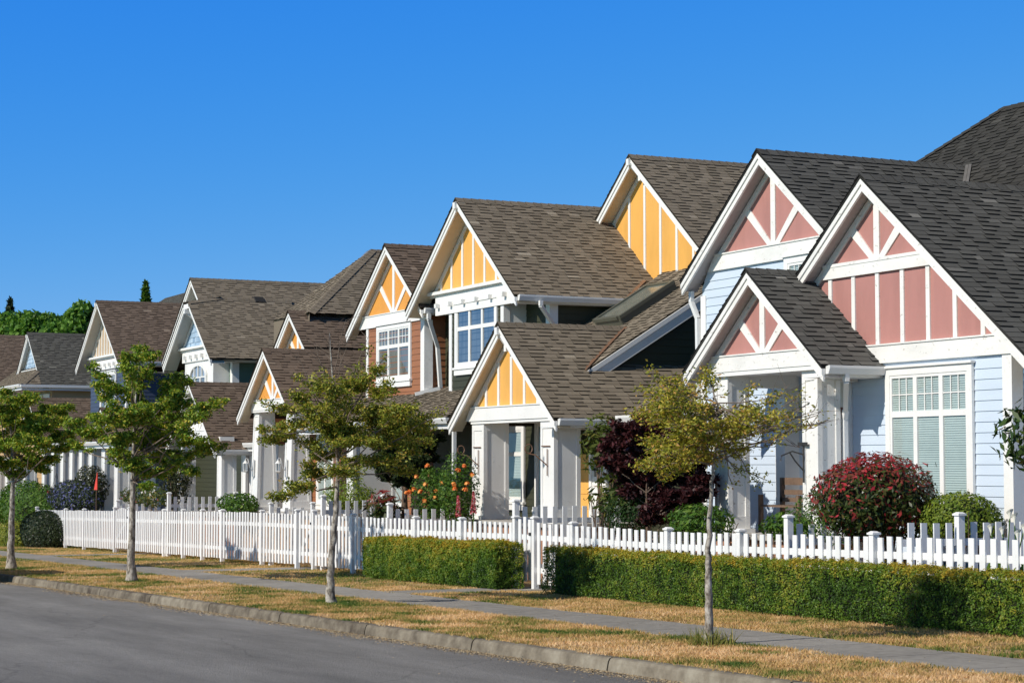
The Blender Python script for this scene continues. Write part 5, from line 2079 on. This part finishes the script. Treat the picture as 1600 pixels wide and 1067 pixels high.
# ================================================================== PARKED CAR (mostly outside the frame, at the left)
cx0 = -42.3
cyc = kerb_y(cx0)-.30-.88
car = empty('parked_car', (cx0-2.1, cyc, gz(cx0-2.1)-.1), 'white parked car at the kerb, only its rear corner in view', 'car')
CARP = m_paint('white_car_paint', (.75, .76, .78), .2, .02, 1.)
BLK = m_paint('black_rubber', (.012, .012, .013), .6)
zr = gz(cx0)-.10
prof = [(0, .35), (-.06, .62), (-.10, .95), (-.32, 1.02), (-.75, 1.42), (-1.2, 1.5), (-2.4, 1.46), (-3.1, 1.02), (-4.0, .88), (-4.22, .62), (-4.2, .3), (-3.9, .22), (-.3, .22)]
mb = MB()
secs = []
for s, k in ((-1, 1), (-.97, 0), (.97, 0), (1, 1)):
    secs.append([(cx0+x, cyc+s*(.88-.16*max(0, z-.95)/.55), zr+z*(1 if not k else .985)+(0 if not k else .01)) for x, z in prof])
for sa_, sb_ in zip(secs, secs[1:]):
    for i in range(len(prof)):
        j = (i+1) % len(prof)
        mb.face([sa_[i], sa_[j], sb_[j], sb_[i]])
mb.face(secs[0])
mb.face(secs[-1][::-1])
body = mb.build('body', CARP, car)
mb = MB()
for s in (-1, 1):
    q = [(-.62, 1.06), (-.9, 1.38), (-1.25, 1.44), (-2.3, 1.41), (-2.9, 1.04)]
    mb.face([(cx0+x, cyc+s*(.887-.16*max(0, z-.95)/.55), zr+z) for x, z in q])
q = [(cx0-.36, cyc-.7, zr+1.05), (cx0-.36, cyc+.7, zr+1.05), (cx0-.73, cyc+.66, zr+1.40), (cx0-.73, cyc-.66, zr+1.40)]
mb.face([Vector(p)+Vector((.02, 0, .015)) for p in q])
mb.build('window', m_paint('tinted_glass', (.02, .022, .025), .05), body)
for s in (-1, 1):
    mb = MB()
    mb.box(cx0-.14, cx0+.005, cyc+s*.60, cyc+s*.895, zr+.70, zr+.96)
    mb.build('tail_light', m_paint('lamp_red', (.45, .03, .01), .25), body)
mb = MB()
mb.box(cx0-.2, cx0+.06, cyc-.86, cyc+.86, zr+.24, zr+.47)
mb.build('bumper', BLK, body)
for dx in (-.72, -3.35):
    for s in (-1, 1):
        mb = MB()
        n = 24
        for (r0, r1, o0, o1) in ((.2, .32, .02, .02), (.32, .32, .02, -.2), (.32, .2, -.2, -.2)):
            for k in range(n):
                a0, a1 = 2*pi*k/n, 2*pi*(k+1)/n
                mb.face([(cx0+dx+r0*cos(a0), cyc+s*(.87+o0), zr+.30+r0*sin(a0)), (cx0+dx+r0*cos(a1), cyc+s*(.87+o0), zr+.30+r0*sin(a1)),
                         (cx0+dx+r1*cos(a1), cyc+s*(.87+o1), zr+.30+r1*sin(a1)), (cx0+dx+r1*cos(a0), cyc+s*(.87+o1), zr+.30+r1*sin(a0))])
        w = mb.build('wheel', BLK, car)
        mb = MB()
        mb.face([(cx0+dx+.2*cos(2*pi*k/n), cyc+s*.88, zr+.30+.2*sin(2*pi*k/n)) for k in range(n)])
        mb.build('rim', m_paint('alloy', (.5, .5, .52), .3), w)

# ================================================================== LIGHT AND SKY
AZ, EL = radians(10), radians(35)
sd = Vector((sin(AZ)*cos(EL), -cos(AZ)*cos(EL), sin(EL)))
sun = bpy.data.lights.new('sun', 'SUN')
sun.energy = 4.6
sun.angle = radians(.53)
sun.color = (1, .94, .84)
so_ = bpy.data.objects.new('sun', sun)
C.objects.link(so_)
so_.rotation_euler = (-sd).to_track_quat('-Z', 'Y').to_euler()
so_.location = (-20, -30, 40)
wd = bpy.data.worlds.new('World')
bpy.context.scene.world = wd
wd.use_nodes = True
nt = wd.node_tree
bg = nt.nodes['Background']
sky = nt.nodes.new('ShaderNodeTexSky')
sky.sky_type = 'NISHITA'
sky.sun_disc = False
sky.sun_elevation = EL
sky.sun_rotation = math.atan2(sd.x, sd.y)
sky.air_density = .8
sky.dust_density = 0
sky.ozone_density = 6.0
tcw = nt.nodes.new('ShaderNodeTexCoord')
va_ = nt.nodes.new('ShaderNodeVectorMath')
va_.operation = 'ADD'
va_.inputs[1].default_value = (0, 0, .08)
vn_ = nt.nodes.new('ShaderNodeVectorMath')
vn_.operation = 'NORMALIZE'
nt.links.new(tcw.outputs['Generated'], va_.inputs[0])
nt.links.new(va_.outputs[0], vn_.inputs[0])
nt.links.new(vn_.outputs[0], sky.inputs[0])
sp_ = nt.nodes.new('ShaderNodeSeparateColor')
nt.links.new(sky.outputs[0], sp_.inputs[0])


def wmath(op, a, b):
    m = nt.nodes.new('ShaderNodeMath')
    m.operation = op
    nt.links.new(a, m.inputs[0])
    m.inputs[1].default_value = b
    return m.outputs[0]


cb_ = nt.nodes.new('ShaderNodeCombineColor')
K = 1/.13
nt.links.new(wmath('MINIMUM', wmath('MULTIPLY', wmath('POWER', wmath('MULTIPLY', sp_.outputs[0], .13), 2.7), 9.8*K), .30*K), cb_.inputs[0])
nt.links.new(wmath('MULTIPLY', sp_.outputs[1], 1.02), cb_.inputs[1])
nt.links.new(wmath('ADD', wmath('MULTIPLY', sp_.outputs[2], .12), .74*K), cb_.inputs[2])
hi_ = nt.nodes.new('ShaderNodeMixRGB')
hi_.blend_type = 'MULTIPLY'
hi_.inputs['Fac'].default_value = 1
hi_.inputs['Color2'].default_value = (.52, .47, .41, 1)
nt.links.new(sky.outputs[0], hi_.inputs['Color1'])
sx_ = nt.nodes.new('ShaderNodeSeparateXYZ')
nt.links.new(tcw.outputs['Generated'], sx_.inputs[0])
mr_ = nt.nodes.new('ShaderNodeMapRange')
mr_.interpolation_type = 'SMOOTHSTEP'
mr_.inputs[1].default_value = .27
mr_.inputs[2].default_value = .60
nt.links.new(sx_.outputs[2], mr_.inputs[0])
mxw = nt.nodes.new('ShaderNodeMixRGB')
nt.links.new(mr_.outputs[0], mxw.inputs['Fac'])
nt.links.new(cb_.outputs[0], mxw.inputs['Color1'])
nt.links.new(hi_.outputs[0], mxw.inputs['Color2'])
nt.links.new(mxw.outputs[0], bg.inputs[0])
bg.inputs[1].default_value = .13
sc = bpy.context.scene
sc.view_settings.view_transform = 'Standard'
sc.view_settings.look = 'None'
sc.view_settings.exposure = 0
sc.view_settings.gamma = 1
sc.cycles.use_denoising = True
sc.cycles.max_bounces = 6
sc.cycles.transparent_max_bounces = 8
